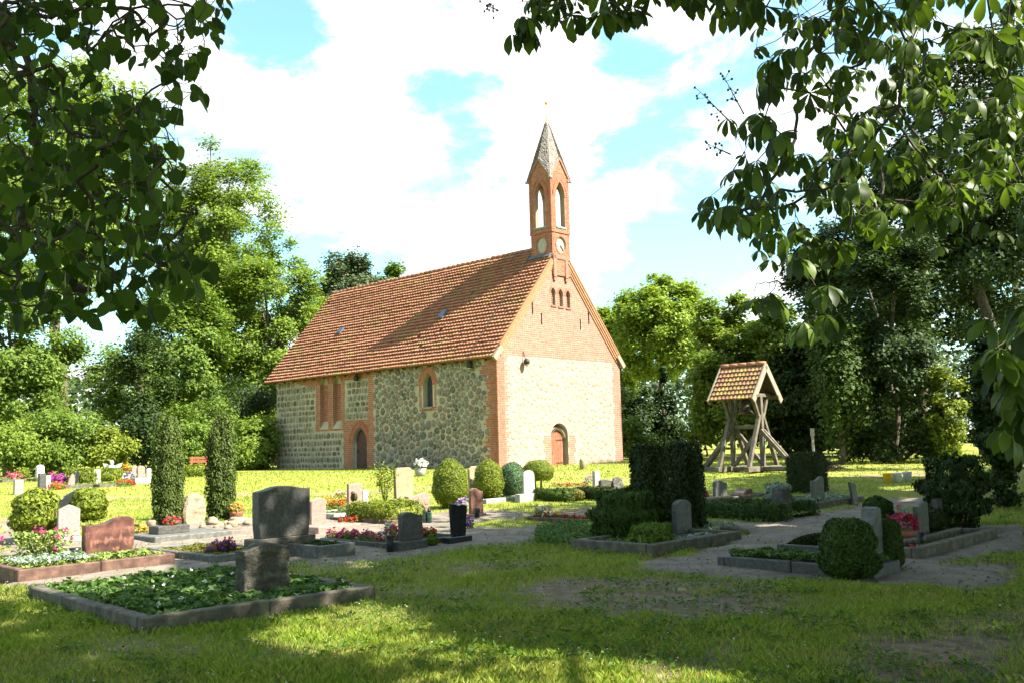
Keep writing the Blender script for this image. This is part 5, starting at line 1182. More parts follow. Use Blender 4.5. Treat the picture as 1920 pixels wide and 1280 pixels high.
shrub('spreading_juniper', 'broad feathery evergreen bush left of the yew block', 'shrub', P, Nn, at_px(1172, 1012), .11, .026, L_['thuja'], lumpy((0, 0, .34), (.42, .4, .42), 16, 10, .1), None, None, T)
P, Nn = ellipsoid_pts(1800, (.36, .26, .24), (0, 0, .14), .15, 4, low=-.5); P[:, 2] = np.maximum(P[:, 2], .03)
shrub('laurel_shrub', 'low long-leaved shrub at the corner of the yew bed', 'shrub', P, Nn, at_px(1222, 1030), .15, .04, L_['mid'], None, None, MB().tube([(0, 0, -.05), (0, 0, .2)], .02, 5), unit(P+np.array([0, 0, .2]))+rng.normal(size=P.shape)*.3, GA)
p = (ground(675, 975)+ground(755, 972))/2
c, ul, vl = B_juniper[:3]; P, Nn = box_pts(4200, min(ul*.9, 1.2), vl*.75, .03, .36, .25, .06)
shrub('low_juniper', 'low spreading juniper cushion beside the sandy path', 'shrub', P, Nn, c+u3*ul*.5+v3*vl*.42+[0, 0, .02], .065, .03, L_['gold'], box_core(min(ul*.9, 1.2), vl*.75, .0, .32, .8), None, MB().tube([(0, 0, -.05), (0, 0, .2)], .02, 5), None, GA)
c, ul, vl = B_box[:3]
for lab_, a, b, lx, ly in (('low box hedge, front strip before the rough dark headstone', .15, vl/2, .3, vl), ('low box hedge, rear strip under the grey-green bush', ul-.1, vl/2, .3, vl*.95), ('short box hedge strip joining the front and rear strips', ul/2, vl-.12, ul*.7, .28)):
    block(lab_, 0, 0, lx, ly, 0, .3, L_['thuja'], int(2600*max(lx, ly)/2), .05, 'box_hedge', 'hedge', 'low box hedge strips', p=c+u3*a+v3*b)
cover(empty('planted_bed', tuple(c), 'pale low plants enclosed by the box hedge strips', 'plants', GA), (c, ul, vl), L_['lightcover'], 1500, .04, .16, .06)
block('dark clipped hedge block with brown dry top behind the grey wave headstone', 1515, 922, .85, .75, 0, .98, L_['yew'], 8000, .045, jit=.04)
block('low box hedge row right of the pale round headstone', 1035, 938, .4, 1.3, 0, .28, L_['thuja'], 2000, .05, 'box_hedge', 'hedge', 'low box hedges on the middle lawn')
block('low dark box hedge left of the small curled headstone', 1112, 936, .45, 1.1, 0, .3, L_['yew'], 2000, .05, 'box_hedge', 'hedge', 'low box hedges on the middle lawn')
ball('small brownish round bush between the two low box hedges', 1078, 938, 36, 22, L_['moss'], 1200, .05, None, 'round_shrub', amp=.06)
ball('clipped thuja ball with flattened sides left of the tall grey stele', 1593, 1083, 96, 108, L_['thuja'], 11000, .034, 'clipped thujas around the grey stele', 'clipped_thuja', amp=.04, sq=.7)
ball('clipped thuja ball squeezed against the right of the grey stele', 1672, 1066, 40, 92, L_['thuja'], 5000, .034, 'clipped thujas around the grey stele', 'clipped_thuja', amp=.04, sq=.7)
ball('clipped round bush with sunlit top behind the tall grey stele', 1648, 985, 54, 56, L_['thuja'], 3200, .05, None, 'round_shrub', amp=.04)
ball('dark egg-shaped shrub between dark headstone and leaning stele', 1756, 1000, 34, 52, L_['yew'], 1800, .05, None, 'round_shrub', amp=.05)
ball('grey-green loose bush left of the rough dark headstone', 1460, 952, 46, 50, L_['silver'], 1600, .07, None, 'round_shrub', amp=.14)
ball('small bright round plant between the two small dark headstones', 811, 1022, 22, 20, L_['mid'], 700, .045, None, 'round_shrub', amp=.12)
ball('small round hedge ball at the far left lawn', 40, 897, 26, 22, L_['gold'], 900, .08, None, 'round_shrub', amp=.06)
block('low clipped hedge left of the far white slab headstone', 158, 909, .9, 1.0, 0, .6, L_['gold'], 1500, .09, 'box_hedge', 'hedge', 'low hedges in the far left group', rz=0)
block('low clipped hedge right of the far white slab headstone', 200, 905, .9, 1.0, 0, .55, L_['gold'], 1500, .09, 'box_hedge', 'hedge', 'low hedges in the far left group', rz=0)
block('low clipped hedge by the red bench', 362, 893, 1.1, .8, 0, .5, L_['gold'], 1200, .09, 'box_hedge', 'hedge', 'low hedges in the far left group', rz=0)
# rhododendron and dark columns on the right
p = ground(1795, 992); s = px_scale(1795, 992)[1]; P, Nn = ellipsoid_pts(7000, (.46, .52, .62), (0, 0, .62), .2, 4, low=-.95)
shrub('rhododendron', 'big dark glossy rhododendron right of the graves', 'shrub', P, Nn, p, .1, .038, L_['dark'], None, None, MB().tube([(0, 0, -.1), (.1, 0, .4), (.15, 0, .9)], [.05, .04, .02], 6).tube([(-.05, .1, -.1), (-.2, .1, .4), (-.25, .1, .9)], [.05, .04, .02], 6).tube([(.2, -.05, -.1), (.3, 0, .4), (.35, 0, .8)], [.04, .03, .02], 6), unit(P)+rng.normal(size=P.shape)*.4)
bg('column_conifer', 'dark narrow conifer behind the rhododendron', 1866, 19.5, 640, 30, 955, 6500, L_['dark'], .1, clumps=70, cr=.5, shape='column', cull=False)
# rose bushes and tall thin plants
def twiggy(label, cx, by, h_px, w_px, m, n, pet=None, nb=10, name='rose_bush', ls=.07):
    p, s = px_scale(cx, by); h = h_px/s; w = w_px/s/2; t = empty(name, tuple(p), label, 'plant'); b = MB(); tips = []
    for i in range(7):
        a = i*.9; e = np.array([w*.8*math.cos(a), w*.8*math.sin(a), h*(.65+.35*random.random())]); b.tube([(0, 0, -.05), e*np.array([.45, .45, .5]), e], [.012, .009, .005], 5); tips.append(e)
    b.build('stem', L_['mid'], t, True); k = rng.choice(7, n); tips = np.array(tips); f = .35+.65*rng.random(n)**.6; P = tips[k]*np.stack([f, f, f], 1)+rng.normal(size=(n, 3))*w*.28; P[:, 2] = np.clip(P[:, 2], .03, h*1.05)
    L = ls*(.6+.8*rng.random(n)); leaves_obj('foliage', P, np.array([0, 0, .8])+rng.normal(size=P.shape)*.6, L, L*.6, m, t)
    if pet: blooms(t, P[rng.choice(n, nb)]+[0, 0, .04], PET[pet], ls*.9)
    return t
twiggy('leggy rose bush left of the cream headstone', 722, 950, 82, 40, L_['gold'], 420, 'salmon', 3)
twiggy('pink-flowering rose bush on the reddish border at the left edge', 75, 1066, 66, 90, L_['lightcover'], 1100, 'magenta', 26, ls=.06)
twiggy('small red-leaved shrub behind the far black wavy stone', 151, 900, 24, 14, L_['moss'], 120, 'salmon', 12)
# ------------------------------------------------------------------ flowers
ORD = ['first', 'second', 'third', 'fourth', 'fifth', 'sixth', 'seventh', 'eighth', 'ninth']
def plant(label, cx, by, r, h, m, pets, nb, group=None, n=None, ls=.04, bs=.045, name='flowering_plant', P0=None, zb=0.0):
    p = ground(cx, by) if P0 is None else P0; p = np.array(p)+[0, 0, zb]; t = empty(name, tuple(p), label, 'flowers', 0, group); n = n or int(160*max(1, r/.14)); d = rdir(n); d[:, 2] = np.abs(d[:, 2]); P = d*np.array([r, r, h*.8])*(.35+.65*rng.random((n, 1))**.5)+[0, 0, .02]
    leaves_obj('foliage', P, d+rng.normal(size=P.shape)*.4, ls, ls*.7, m, t)
    for i, pc in enumerate(pets):
        k = max(2, nb//len(pets)); d = rdir(k); d[:, 2] = np.abs(d[:, 2])*.9+.3; blooms(t, unit(d)*np.array([r, r, h])*(.85+.2*rng.random((k, 1))), PET[pc], bs)
    return t
c, ul, vl = B_begonia[:3]
for i in range(9): plant('pink begonia clump, '+ORD[i]+' from the slim black vase in its row', 0, 0, .13, .2, L_['mid'], ['magenta', 'pink'] if i % 2 else ['pink'], 16, 'pink begonias in a row', 150, P0=c+u3*(.2+.05*math.sin(i*2))+v3*(.12+i*(vl-.25)/8), zb=.05)
for i in range(5): plant('red begonia clump, '+ORD[i]+' from the slanting dark headstone', 0, 0, .12, .2, L_['mid'], ['red'], 16, 'red begonias between dark headstones', 150, P0=c+u3*(ul*.5+.12*i)+v3*(.45+.06*(i % 2)), zb=.05)
for i, (x, y) in enumerate(((640, 981), (655, 980), (668, 979), (715, 981))): plant('red bedding clump, '+ORD[i]+' from the left along the orange-brown border', x, y, .09, .13, L_['mid'], ['red'], 12, 'red flowers by the low juniper', 90)
for i, (x, y) in enumerate(((618, 955), (632, 956), (645, 955))): plant('red and yellow bedding clump, '+ORD[2-i]+' away from the pink-brown slab', x, y, .2, .3, L_['mid'], ['red', 'orange', 'yellow'], 34, 'bedding flowers left of the pink-brown slab', 200)
plant('white and yellow flower clump behind the pink-brown slab', 640, 940, .22, .35, L_['mid'], ['white', 'orange'], 26)
for i, (x, y) in enumerate(((700, 950), (716, 950), (730, 948))): plant(('yellow and pink' if i else 'magenta')+' bedding clump, '+ORD[2-i]+' away from the cream headstone', x, y, .12, .14, L_['mid'], ['yellow', 'pink'] if i else ['magenta'], 20, 'bedding flowers by the cream headstone', 110)
plant('lilac and white flower bunch behind the narrow black headstone', 868, 962, .16, .36, L_['mid'], ['lilac', 'white', 'purple'], 40, n=200, bs=.06)
plant('blue-purple trailing flowers beside the narrow black headstone', 881, 992, .08, .22, L_['mid'], ['purple'], 20, n=80)
plant('white and blue flower clump on the middle lawn', 1018, 972, .2, .26, L_['mid'], ['white', 'lilac', 'yellow'], 48, n=220, bs=.055)
c, ul, vl = B_border[:3]
for i in range(7): plant('red bedding clump, '+ORD[i]+' from the right in the thin border on the lawn', 0, 0, .11, .12, L_['mid'], ['red'], 12, 'red bedding flowers in the thin border', 80, P0=c+u3*.22+v3*(.15+i*(vl-.3)/6), zb=.03)
for i in range(4): plant('reddish bedding clump on the lawn, '+ORD[3-i]+' away from the slim pale post headstone', 1042+i*16, 912, .2, .12, L_['mid'], ['red'], 12, 'reddish flowers on the lawn before the gable', 60)
plant('lilac flower clump beside the slim pale post headstone', 1104, 909, .16, .3, L_['mid'], ['lilac'], 20, n=110)
c, ul, vl = B_moss[:3]
for i, (a, b) in enumerate(((.35, .35), (.5, .3), (.62, .42))): plant(('purple and crimson' if i < 2 else 'red')+' flower clump, '+ORD[i]+' of three before the big dark headstone', 0, 0, .15, .24, L_['dark'], ['purple', 'magenta'] if i < 2 else ['red'], 24, 'dark flowers left of the big headstone', 130, P0=c+u3*a+v3*(b+.3), zb=.05)
plant('red flower bowl on the raised block of the flat slab', 0, 0, .17, .16, L_['mid'], ['red', 'pink'], 40, n=110, P0=B_slab[0]+u3*B_slab[1]*.42+v3*B_slab[2]*.55, zb=.24)
plant('orange and yellow flowers at the left end of the flat slab', 262, 1003, .2, .2, L_['mid'], ['orange', 'yellow'], 34)
for i, (x, y) in enumerate(((18, 903), (30, 902), (97, 903))): plant(('pink flower clump at the far left picture edge', 'pink flower clump right of the outermost one in the far border', 'pink flower clump beside the narrow white stone far left')[i], x, y, .25, .4, L_['lightcover'], ['pink', 'salmon'], 26, 'pink flowers in the far left borders', 90, bs=.09)
for i, (x, y) in enumerate(((100, 912), (107, 911), (114, 910))): plant('purple flower clump, '+ORD[i]+' away from the narrow white stone far left', x, y, .35, .45, L_['mid'], ['purple', 'magenta'], 34, 'purple flowers in the far left group', 110, bs=.09)
plant('orange-red flower clump below the purple ones in the far group', 104, 917, .35, .22, L_['mid'], ['red', 'orange'], 24, bs=.09)
for i, (x, y) in enumerate(((219, 899), (229, 899), (246, 899))): plant('purple and white pansy clump, '+ORD[i]+' right of the white angel statue', x, y, .25, .3, L_['mid'], ['purple', 'white'], 24, 'pansies in the far border', 90, bs=.09)
plant('round orange-yellow flower clump behind the far pansies', 238, 892, .35, .6, L_['gold'], ['orange', 'yellow'], 40, bs=.1)
plant('red flower clump at the end of the far border', 235, 911, .35, .25, L_['mid'], ['red'], 20, bs=.08)
plant('pink flower clump before the upright dark grey slab', 1322, 937, .14, .18, L_['mid'], ['magenta'], 24, bs=.06)
plant('pink and red flower head above the clipped thuja', 0, 0, .1, .14, L_['mid'], ['red', 'pink'], 16, n=60, P0=ground(1590, 1030), zb=.25)
plant('cream flower clump at the foot of the yew block', 1340, 998, .12, .1, L_['silver'], ['yellow', 'white'], 16, n=60)
plant('red tulip-like flowers behind the terracotta bowl', 1696, 975, .2, .3, L_['silver'], ['red'], 6)
plant('grey-green ground plants right of the yew block', 1350, 990, .35, .13, L_['silver'], ['white'], 4, n=380, ls=.05)
# pots, vases, lanterns ------------------------------------------------
def pot(label, P0, prof_, m, name='flower_pot', cat='flower pot', pets=None, r=.2, h=.3, zt=0.0, bs=.05, nb=40):
    t = empty(name, tuple(P0), label, cat); MB().lathe(prof_, 18).build('pot_body', m, t, True)
    if pets: plant(label.split(' with')[0]+' filling: blossoms', 0, 0, r, h, L_['mid'], pets, nb, None, 140, P0=P0, zb=zt, bs=bs)['label'] = ' and '.join(pets)+' geraniums or blooms growing in the '+label.split(' with')[0]
    return t
pb = B_pot[0]+u3*.32+v3*.62
pot('wide terracotta bowl with pink and red geraniums', ground(1693, 1018), [(.13, -.02), (.19, .03), (.24, .12), (.26, .2), (.24, .2), (.2, .17)], G['terracotta'], pets=['pink', 'red', 'magenta'], r=.25, h=.26, zt=.17, nb=90, bs=.06)
pot('orange clay pot with pink flowers beside the right yew column', ground(443, 975), [(.1, -.02), (.15, .15), (.16, .2), (.13, .2), (.1, .16)], G['terracotta'], pets=['salmon', 'yellow'], r=.17, h=.22, zt=.17)
pot('grey stone pot with white flowers on the lawn by the chapel', ground(788, 892), [(.16, -.02), (.2, .14), (.24, .3), (.2, .3), (.16, .26)], G['pale'], pets=['white'], r=.3, h=.42, zt=.25, bs=.08)
pot('slim black grave vase with a pink bouquet at the begonia bed', ground(731, 1034), [(.05, -.02), (.055, .1), (.07, .24), (.05, .24), (.04, .2)], G['blackplastic'], 'grave_vase', 'vase', ['pink', 'yellow', 'white'], .13, .22, .24)
pot('small black grave vase beside the red veined headstone', ground(140, 1058), [(.05, .05), (.055, .16), (.09, .25), (.07, .25), (.04, .2)], G['blackplastic'], 'grave_vase', 'vase')
pot('square black vase standing by the dark curved headstone', ground(1727, 1026), [(.055, 0), (.06, .1), (.06, .22), (.045, .22), (.04, .2)], G['blackplastic'], 'grave_vase', 'vase')
pot('small black vase at the foot of the brown polished headstone', ground(895, 970), [(.05, -.02), (.06, .12), (.065, .2), (.05, .2), (.04, .16)], G['blackplastic'], 'grave_vase', 'vase')
def lantern(label, P0, m, h, r):
    t = empty('grave_lantern', tuple(P0), label, 'grave lantern'); MB().lathe([(r*.8, -.01), (r, .02), (r, h*.6), (r*.7, h*.68)], 12).build('glass', m, t, True); MB().lathe([(r*.8, h*.68), (r*.85, h*.74), (r*.5, h*.9), (.004, h)], 12).build('lid', G['iron'], t, True)
lantern('left dark green grave lantern before the pink wave headstone', ground(797, 980), G['greenglass'], .3, .05); lantern('right dark green grave lantern before the pink wave headstone', ground(805, 980), G['greenglass'], .34, .05)
lantern('small red glass lantern with white cap by the terracotta bowl', ground(1712, 1034), mat('red_glass', [(.25, .01, .01), (.35, .02, .02)], .1), .17, .06)
t = empty('bronze_lamp', tuple(ground(664, 971)), 'dark bronze grave lamp with a bird shape before the pink-brown slab', 'grave lantern')
MB().lathe([(.09, 0), (.08, .05), (.05, .1), (.06, .3), (.07, .32)], 10).build('lamp_base', bz, t, True); V, F_ = lumpy((0, 0, .45), (.08, .13, .1), 12, 8, .05); np_mesh('bird_body', V, F_, bz, t, True); MB().tube([(0, -.1, .47), (0, -.15, .56), (0, -.2, .55)], [.05, .045, .01], 7).box((0, .12, .52), (.07, .2, .02)).build('bird_head', bz, t)
t = empty('angel_statue', tuple(ground(209, 899)), 'small white angel statue in the far left group', 'statue')
MB().lathe([(.2, 0), (.22, .1), (.15, .3), (.13, .45), (.16, .55), (.1, .62), (.05, .65)], 12).build('robe', G['white'], t, True); V, F_ = lumpy((0, 0, .74), (.09, .09, .11), 10, 8, .02); np_mesh('head', V, F_, G['white'], t, True)
for s in (-1, 1): MB().prism([(s*.08, .35), (s*.36, .55), (s*.42, .72), (s*.25, .68), (s*.1, .6)], .08, .12).build('wing', G['white'], t)
# boulders round the yew columns
FS = ['leftmost beige field stone at the corner of the flat slab', 'small beige field stone beside the orange and yellow flowers', 'large beige field stone at the foot of the left yew column', 'small beige field stone just left of the large one by the left yew column', 'large beige field stone right of the beige boulder headstone',
      'low beige field stone under the middle of the right yew column', 'beige field stone just left of the orange clay pot', 'beige field stone in front of the orange clay pot', 'large beige field stone right of the orange clay pot', 'beige field stone right of the large one by the orange clay pot',
      'beige field stone nearest the path, next to last on the right', 'rightmost beige field stone behind the big dark headstone', 'beige field stone behind the orange clay pot', 'tiny beige field stone in front of the right yew column', 'small beige field stone touching the beige boulder headstone', 'small beige field stone nearest the viewer below the orange clay pot']
for i, (x, y, r) in enumerate(((232, 1005, .1), (252, 1000, .09), (287, 988, .17), (268, 990, .08), (398, 984, .15), (412, 987, .09), (424, 985, .1), (436, 988, .13), (447, 984, .16), (458, 981, .12), (467, 985, .13), (476, 981, .11), (440, 979, .12), (406, 990, .07), (380, 990, .08), (428, 992, .08))):
    V, F_ = lumpy((0, 0, r*.45), (r, r*.85, r*.7), 12, 8, .12, 2.5, seed=i*1.7); o_ = np_mesh('field_stone', V, F_, G['boulder'], None, True); o_.location = tuple(ground(x, y)); o_.rotation_euler = (0, 0, i*1.3); tag(o_, FS[i], 'stone', 'field stones round the yew columns')
# buckets
for x, y, m, lab_ in ((1665, 904, mat('yellow_plastic', [(.7, .42, .02), (.75, .48, .04)], .5), 'yellow plastic bucket, leftmost under the ivy-clad tree'), (1683, 903, mat('white_plastic', [(.6, .6, .62), (.7, .7, .72)], .5), 'white plastic bucket with handle next to the yellow one'), (1702, 901, mat('dull_white_plastic', [(.45, .46, .5), (.55, .56, .6)], .5), 'dull white plastic bucket, rightmost under the ivy-clad tree')):
    t = empty('bucket', tuple(ground(x, y)), lab_, 'bucket', 0, 'buckets under the ivy-clad tree'); MB().lathe([(.1, 0), (.125, .24), (.135, .25), (.13, .27), (.12, .27), (.1, .02)], 18).build('bucket_body', m, t, True); MB().tube([(.135*math.cos(a), .02, .25-.14*math.sin(a)) for a in np.linspace(0, math.pi, 9)], .005, 4).build('handle', G['iron'], t)
# bench
t = empty('bench', tuple(ground(371, 888)), 'red-brown wooden bench at the far edge of the lawn', 'bench', .1); bw = mat('red_bench_wood', [(.3, .08, .045), (.36, .11, .06)], .6)
for i in range(3): MB().box((0, -.12+i*.13, .45), (.95, .11, .035), .008).build('seat_slat', bw, t)
for i in range(2): MB().box((0, .28+.03*i, .62+.17*i), (.95, .03, .12), .008).build('back_slat', bw, t)
for x in (-.36, .36): MB().beam((x, -.12, 0), (x, -.12, .44), .06, .06).beam((x, .2, 0), (x, .33, .88), .06, .06).beam((x, -.15, .41), (x, .25, .41), .05, .05).build('leg', bw, t)
t = tag(MB().box((0, 0, .14), (2.2, .5, .4), .03).build('low_wall', G['kerb'], loc=tuple(ground(468, 880))), 'low stone trough wall in the shade at the chapel corner', 'low wall')
# white marker post, gate post, stump
t = tag(MB().box((0, 0, .55), (.08, .08, 1.3)).box((0, 0, 1.28), (.16, .03, .3)).build('marker_post', G['pale'], loc=tuple(ground(1527, 872))), 'thin white marker post behind the dark hedge block', 'post')
t = tag(MB().lathe([(.13, -.1), (.13, .38), (.11, .42), (.02, .43)], 12).build('stone_stub', G['cream'], None, True, loc=tuple(ground(1093, 879))), 'short round stone stub at the foot of the gable', 'stone post')
bb = MB()
for i in range(150):
    a = random.uniform(0, 6.28); r_ = random.uniform(0, .75); c_ = np.array([r_*math.cos(a), .7*r_*math.sin(a), .03+.38*(1-r_)*random.random()]); d_ = rdir(1)[0]*np.array([.45, .45, .12])*random.uniform(.5, 1); bb.tube([c_-d_, c_+rng.normal(size=3)*.03, c_+d_], [.014, .011, .004], 4)
o_ = bb.build('brush_pile', branchm, None, True, kind='stuff', loc=tuple(ground(1548, 882))); o_['label'] = 'low pile of cut branches behind the dark hedge block'
bark_ = MB(); bark_.box((0, 0, .05), (.5, .25, .08), .03, Matrix.Rotation(.1, 3, 'Y')); t = tag(bark_.build('bark_piece', bark, loc=tuple(ground(1378, 998))), 'flat dark piece of bark lying on the path', 'bark'); t.rotation_euler = (0, .1, .5)
# ------------------------------------------------------------------ foreground sprays: leaves one by one on branches
def grow(main, targets, r0, rtip, name, parent, origin):
    """main: list of polylines (world); every target is joined to the nearest branch point"""
    nodes = []; par = []; 
    for pl in main:
        pl = np.asarray(pl); seg = []
        for i in range(len(pl)-1):
            for q in np.linspace(0, 1, 9)[:-1]: seg.append(pl[i]+(pl[i+1]-pl[i])*q)
        seg.append(pl[-1]); st = len(nodes)
        j = -1
        if nodes: j = int(np.argmin(np.sum((np.array(nodes)-seg[0])**2, 1)))
        for i, p in enumerate(seg): nodes.append(p+rng.normal(size=3)*.004); par.append(st+i-1 if i else j)
    nm = len(nodes); T = np.array(targets); left = list(range(len(T))); best = np.full(len(T), 1e9); bi = np.zeros(len(T), int)
    A = np.array(nodes)
    for i in range(len(T)): d = np.sum((A-T[i])**2, 1); bi[i] = np.argmin(d); best[i] = d[bi[i]]
    while left:
        k = min(left, key=lambda i: best[i]); left.remove(k); a = nodes[bi[k]]; b = T[k]; L = np.linalg.norm(b-a); st = bi[k]
        m_ = (a+b)/2+rng.normal(size=3)*.05*L+np.array([0, 0, -.05*L]); nodes.append(m_); par.append(st); nodes.append(b); par.append(len(nodes)-2)
        for q in (len(nodes)-2, len(nodes)-1):
            for i in left:
                d = float(np.sum((nodes[q]-T[i])**2))
                if d < best[i]: best[i] = d; bi[i] = q
    cnt = np.ones(len(nodes))
    for i in range(len(nodes)-1, -1, -1):
        if par[i] >= 0: cnt[par[i]] += cnt[i]
    b = MB(); rad = np.minimum(r0, rtip*cnt**.4)
    for i in range(len(nodes)):
        j = par[i]
        if j >= 0 and np.linalg.norm(np.array(nodes[i])-nodes[j]) > 1e-4: b.tube([np.array(nodes[j])-origin, np.array(nodes[i])-origin], [rad[j] if cnt[j] < cnt[i]*1.6 else rad[i], rad[i]], 5, False)
    b.build(name, branchm, parent, True)
def leaf_mesh(name, V, F, m):
    me = bpy.data.meshes.new(name); me.from_pydata([tuple(v) for v in V], [], F); me.materials.append(m); me.polygons.foreach_set('use_smooth', [True]*len(F)); me.update(); return me
def heart(size, m, curl):
    hp = [(0, 0), (.2, .09), (.42, .02), (.53, -.22), (.47, -.5), (.28, -.8), (.06, -1.02), (0, -1.13)]
    V = []; F = []; mid = [(0, 0), (0, -.25), (0, -.5), (0, -.75), (0, -1.13)]
    for z in (0, -.2, -.45, -.75, -1.13): V.append((0, -.05*curl*(z*z), z))
    for sg in (1, -1):
        st = len(V)
        for x, z in hp[1:-1]: V.append((sg*x, abs(x)*.38*curl-.1*curl*z*z*abs(x)*4+.02*math.sin(9*z), z))
        k = list(range(st, st+6)); q = [(0, k[0], k[1]), (0, k[1], 1), (k[1], k[2], 1), (1, k[2], 2), (k[2], k[3], 2), (2, k[3], 3), (k[3], k[4], 3), (3, k[4], k[5]), (3, k[5], 4)]
        F += q if sg > 0 else [x[::-1] for x in q]
    V = np.array(V)*size; n = len(V); V = np.vstack([V, [(-.002, 0, 0), (.002, 0, 0), (.003, .01, .035), (0, .01, .035)]]); F.append((n, n+1, n+2, n+3))
    return V, F
def palmate(size, m, droop, nl=6, spread=2.3):
    V = []; F = []; hw = [0, .06, .125, .18, .165, .0]; tt = [0.02, .22, .45, .68, .84, 1.0]
    for i in range(nl):
        a = -spread/1+2*spread*i/(nl-1); ln = size*(1-.35*abs(a/spread)**1.5)*(.92+.16*random.random()); dr = droop*(.85+.3*random.random()); st = len(V)
        for j, (t_, h_) in enumerate(zip(tt, hw)):
            ang = dr*(.35+.75*t_); x = ln*t_*math.cos(ang*.9); z = -ln*t_*math.sin(ang*.9); dv = np.array([math.cos(a), math.sin(a), 0]); sv = np.array([-math.sin(a), math.cos(a), 0]); c = dv*x+np.array([0, 0, z])
            if j in (0, 5): V.append(c)
            else: V += [c+sv*h_*ln+np.array([0, 0, h_*ln*.35]), c, c-sv*h_*ln+np.array([0, 0, h_*ln*.35])]
        k = st; F += [(k, k+2, k+1), (k, k+3, k+2)]
        for j in range(3): b = k+1+3*j; F += [(b, b+1, b+4, b+3), (b+1, b+2, b+5, b+4)]
        b = k+10; F += [(b, b+1, k+13), (b+1, b+2, k+13)]
    return np.array(V), F
def put_leaves(root, origin, meshes, P, R, nmax=300, name='leaf', stuff='leaves', m=None):
    z = proj(P+0)[2]; order = np.argsort(z); 
    a, b, _ = proj(P); vis = (a > -30) & (a < 1950) & (b > -60); order = sorted(range(len(P)), key=lambda i: (not vis[i], z[i]))
    VV = []; FF = []; nv = 0
    for q, i in enumerate(order):
        me = meshes[i % len(meshes)]
        M = Matrix.Translation(Vector(P[i]-origin)) @ R[i]
        if q < nmax:
            o_ = bpy.data.objects.new(name, me); link(o_, root); o_.matrix_local = M
        else:
            A = np.array([v.co for v in me.vertices]); A = A@np.array(M.to_3x3()).T+np.array(M.translation); VV.append(A)
            for p in me.polygons:
                f = [nv+x for x in p.vertices]; FF += [f[:3]] if len(f) == 3 else [f[:3], [f[0], f[2], f[3]]]
            nv += len(A)
    if VV: np_mesh(stuff, np.vstack(VV), np.array(FF), m, root, True, kind='stuff')
def in_px(poly, n, ylo, yhi):
    res = []; xs_ = [p[0] for p in poly]; ys_ = [p[1] for p in poly]
    while len(res) < n:
        a = min(xs_)+(max(xs_)-min(xs_))*random.random(); b = min(ys_)+(max(ys_)-min(ys_))*random.random()
        if inpoly(np.array([a]), np.array([b]), poly)[0]: res.append(at_depth(a, b, ylo+(yhi-ylo)*random.random()))
    return res
# lime, upper left
lo = np.array(lime.location)
Pl = in_px([(-60, -60), (440, -60), (425, 30), (395, 90), (372, 140), (300, 135), (250, 110), (190, 130), (240, 180), (330, 190), (355, 270), (335, 350), (390, 430), (400, 520), (350, 570), (310, 590), (235, 610), (140, 590), (60, 600), (-60, 640)], 980, 2.9, 4.4)
Pl += in_px([(300, 120), (390, 110), (380, 190), (310, 200)], 10, 3.0, 3.6)
Pl = np.array(Pl)
lm = [leaf_mesh('lime_leaf', *heart(s, None, c), L_['lime']) for s, c in ((.052, .5), (.059, .9), (.046, .2), (.062, .6), (.056, -.4))]
Rl = [Matrix.Rotation(random.uniform(0, 6.28), 4, 'Z') @ Matrix.Rotation(random.gauss(.35, .4), 4, 'X') @ Matrix.Rotation(random.gauss(0, .35), 4, 'Y') for _ in Pl]
put_leaves(lime, lo, lm, Pl, Rl, 300, m=L_['lime'])
D_ = 3.5
mainL = [[lo+np.array([0, 0, 4.4]), at_depth(-400, -160, 3.3), at_depth(-60, -60, D_), at_depth(20, 40, D_), at_depth(50, 100, D_), at_depth(58, 150, D_), at_depth(65, 230, D_), at_depth(72, 290, D_), at_depth(60, 335, D_), at_depth(40, 370, D_), at_depth(45, 430, D_), at_depth(75, 490, D_)],
         [at_depth(72, 285, D_), at_depth(130, 318, 3.6), at_depth(200, 390, 3.7), at_depth(260, 470, 3.6)], [at_depth(20, 40, D_), at_depth(150, 20, 3.6), at_depth(300, 10, 3.7), at_depth(420, 20, 3.6)], [at_depth(55, 140, D_), at_depth(160, 220, 3.4), at_depth(260, 260, 3.3)]]
grow(mainL, Pl+np.array([0, 0, .04]), .015, .001, 'branch', lime, lo)
n = 70; Pb = np.array(in_px([(60, 120), (340, 200), (390, 480), (300, 560), (60, 540)], n, 3.0, 4.0)); leaves_obj('flower_bracts', Pb, rng.normal(size=(n, 3))*np.array([1, 1, .2]), .075, .016, L_['lightcover'], lime, T=np.tile([0, 0, 1.0], (n, 1))).location = tuple(-lo)
# horse chestnut, upper right
co = np.array(chest.location)
Pc = in_px([(960, -50), (1420, -50), (1420, 30), (1340, 20), (1260, -10), (1180, 30), (1080, 40), (980, 45), (950, 10)], 64, 4.3, 5.2)+in_px([(930, 50), (985, 40), (990, 70), (945, 80)], 3, 4.4, 4.7)
Pc += in_px([(1420, -60), (1960, -60), (1960, 400), (1840, 330), (1720, 390), (1640, 450), (1560, 470), (1480, 520), (1430, 490), (1400, 420), (1300, 385), (1370, 340), (1360, 220), (1410, 140)], 330, 4.0, 6.2)
Pc += in_px([(1270, 385), (1400, 350), (1420, 430), (1300, 400)], 9, 4.4, 5.0)+in_px([(1390, 540), (1440, 510), (1450, 560), (1400, 570)], 4, 4.3, 4.6)+in_px([(1480, 560), (1560, 520), (1580, 590), (1500, 620)], 8, 4.2, 4.8)
Pc += in_px([(1740, 320), (1880, 300), (1880, 380), (1700, 440)], 9, 4.3, 4.6)
Pc += in_px([(1480, -60), (1970, -60), (1970, 480), (1720, 460), (1540, 330)], 170, 6.0, 8.0)
Pc = np.array(Pc); nC = len(Pc)
P3 = np.array(in_px([(1840, 590), (1950, 560), (1960, 860), (1880, 840), (1870, 700)], 26, 3.2, 4.0))
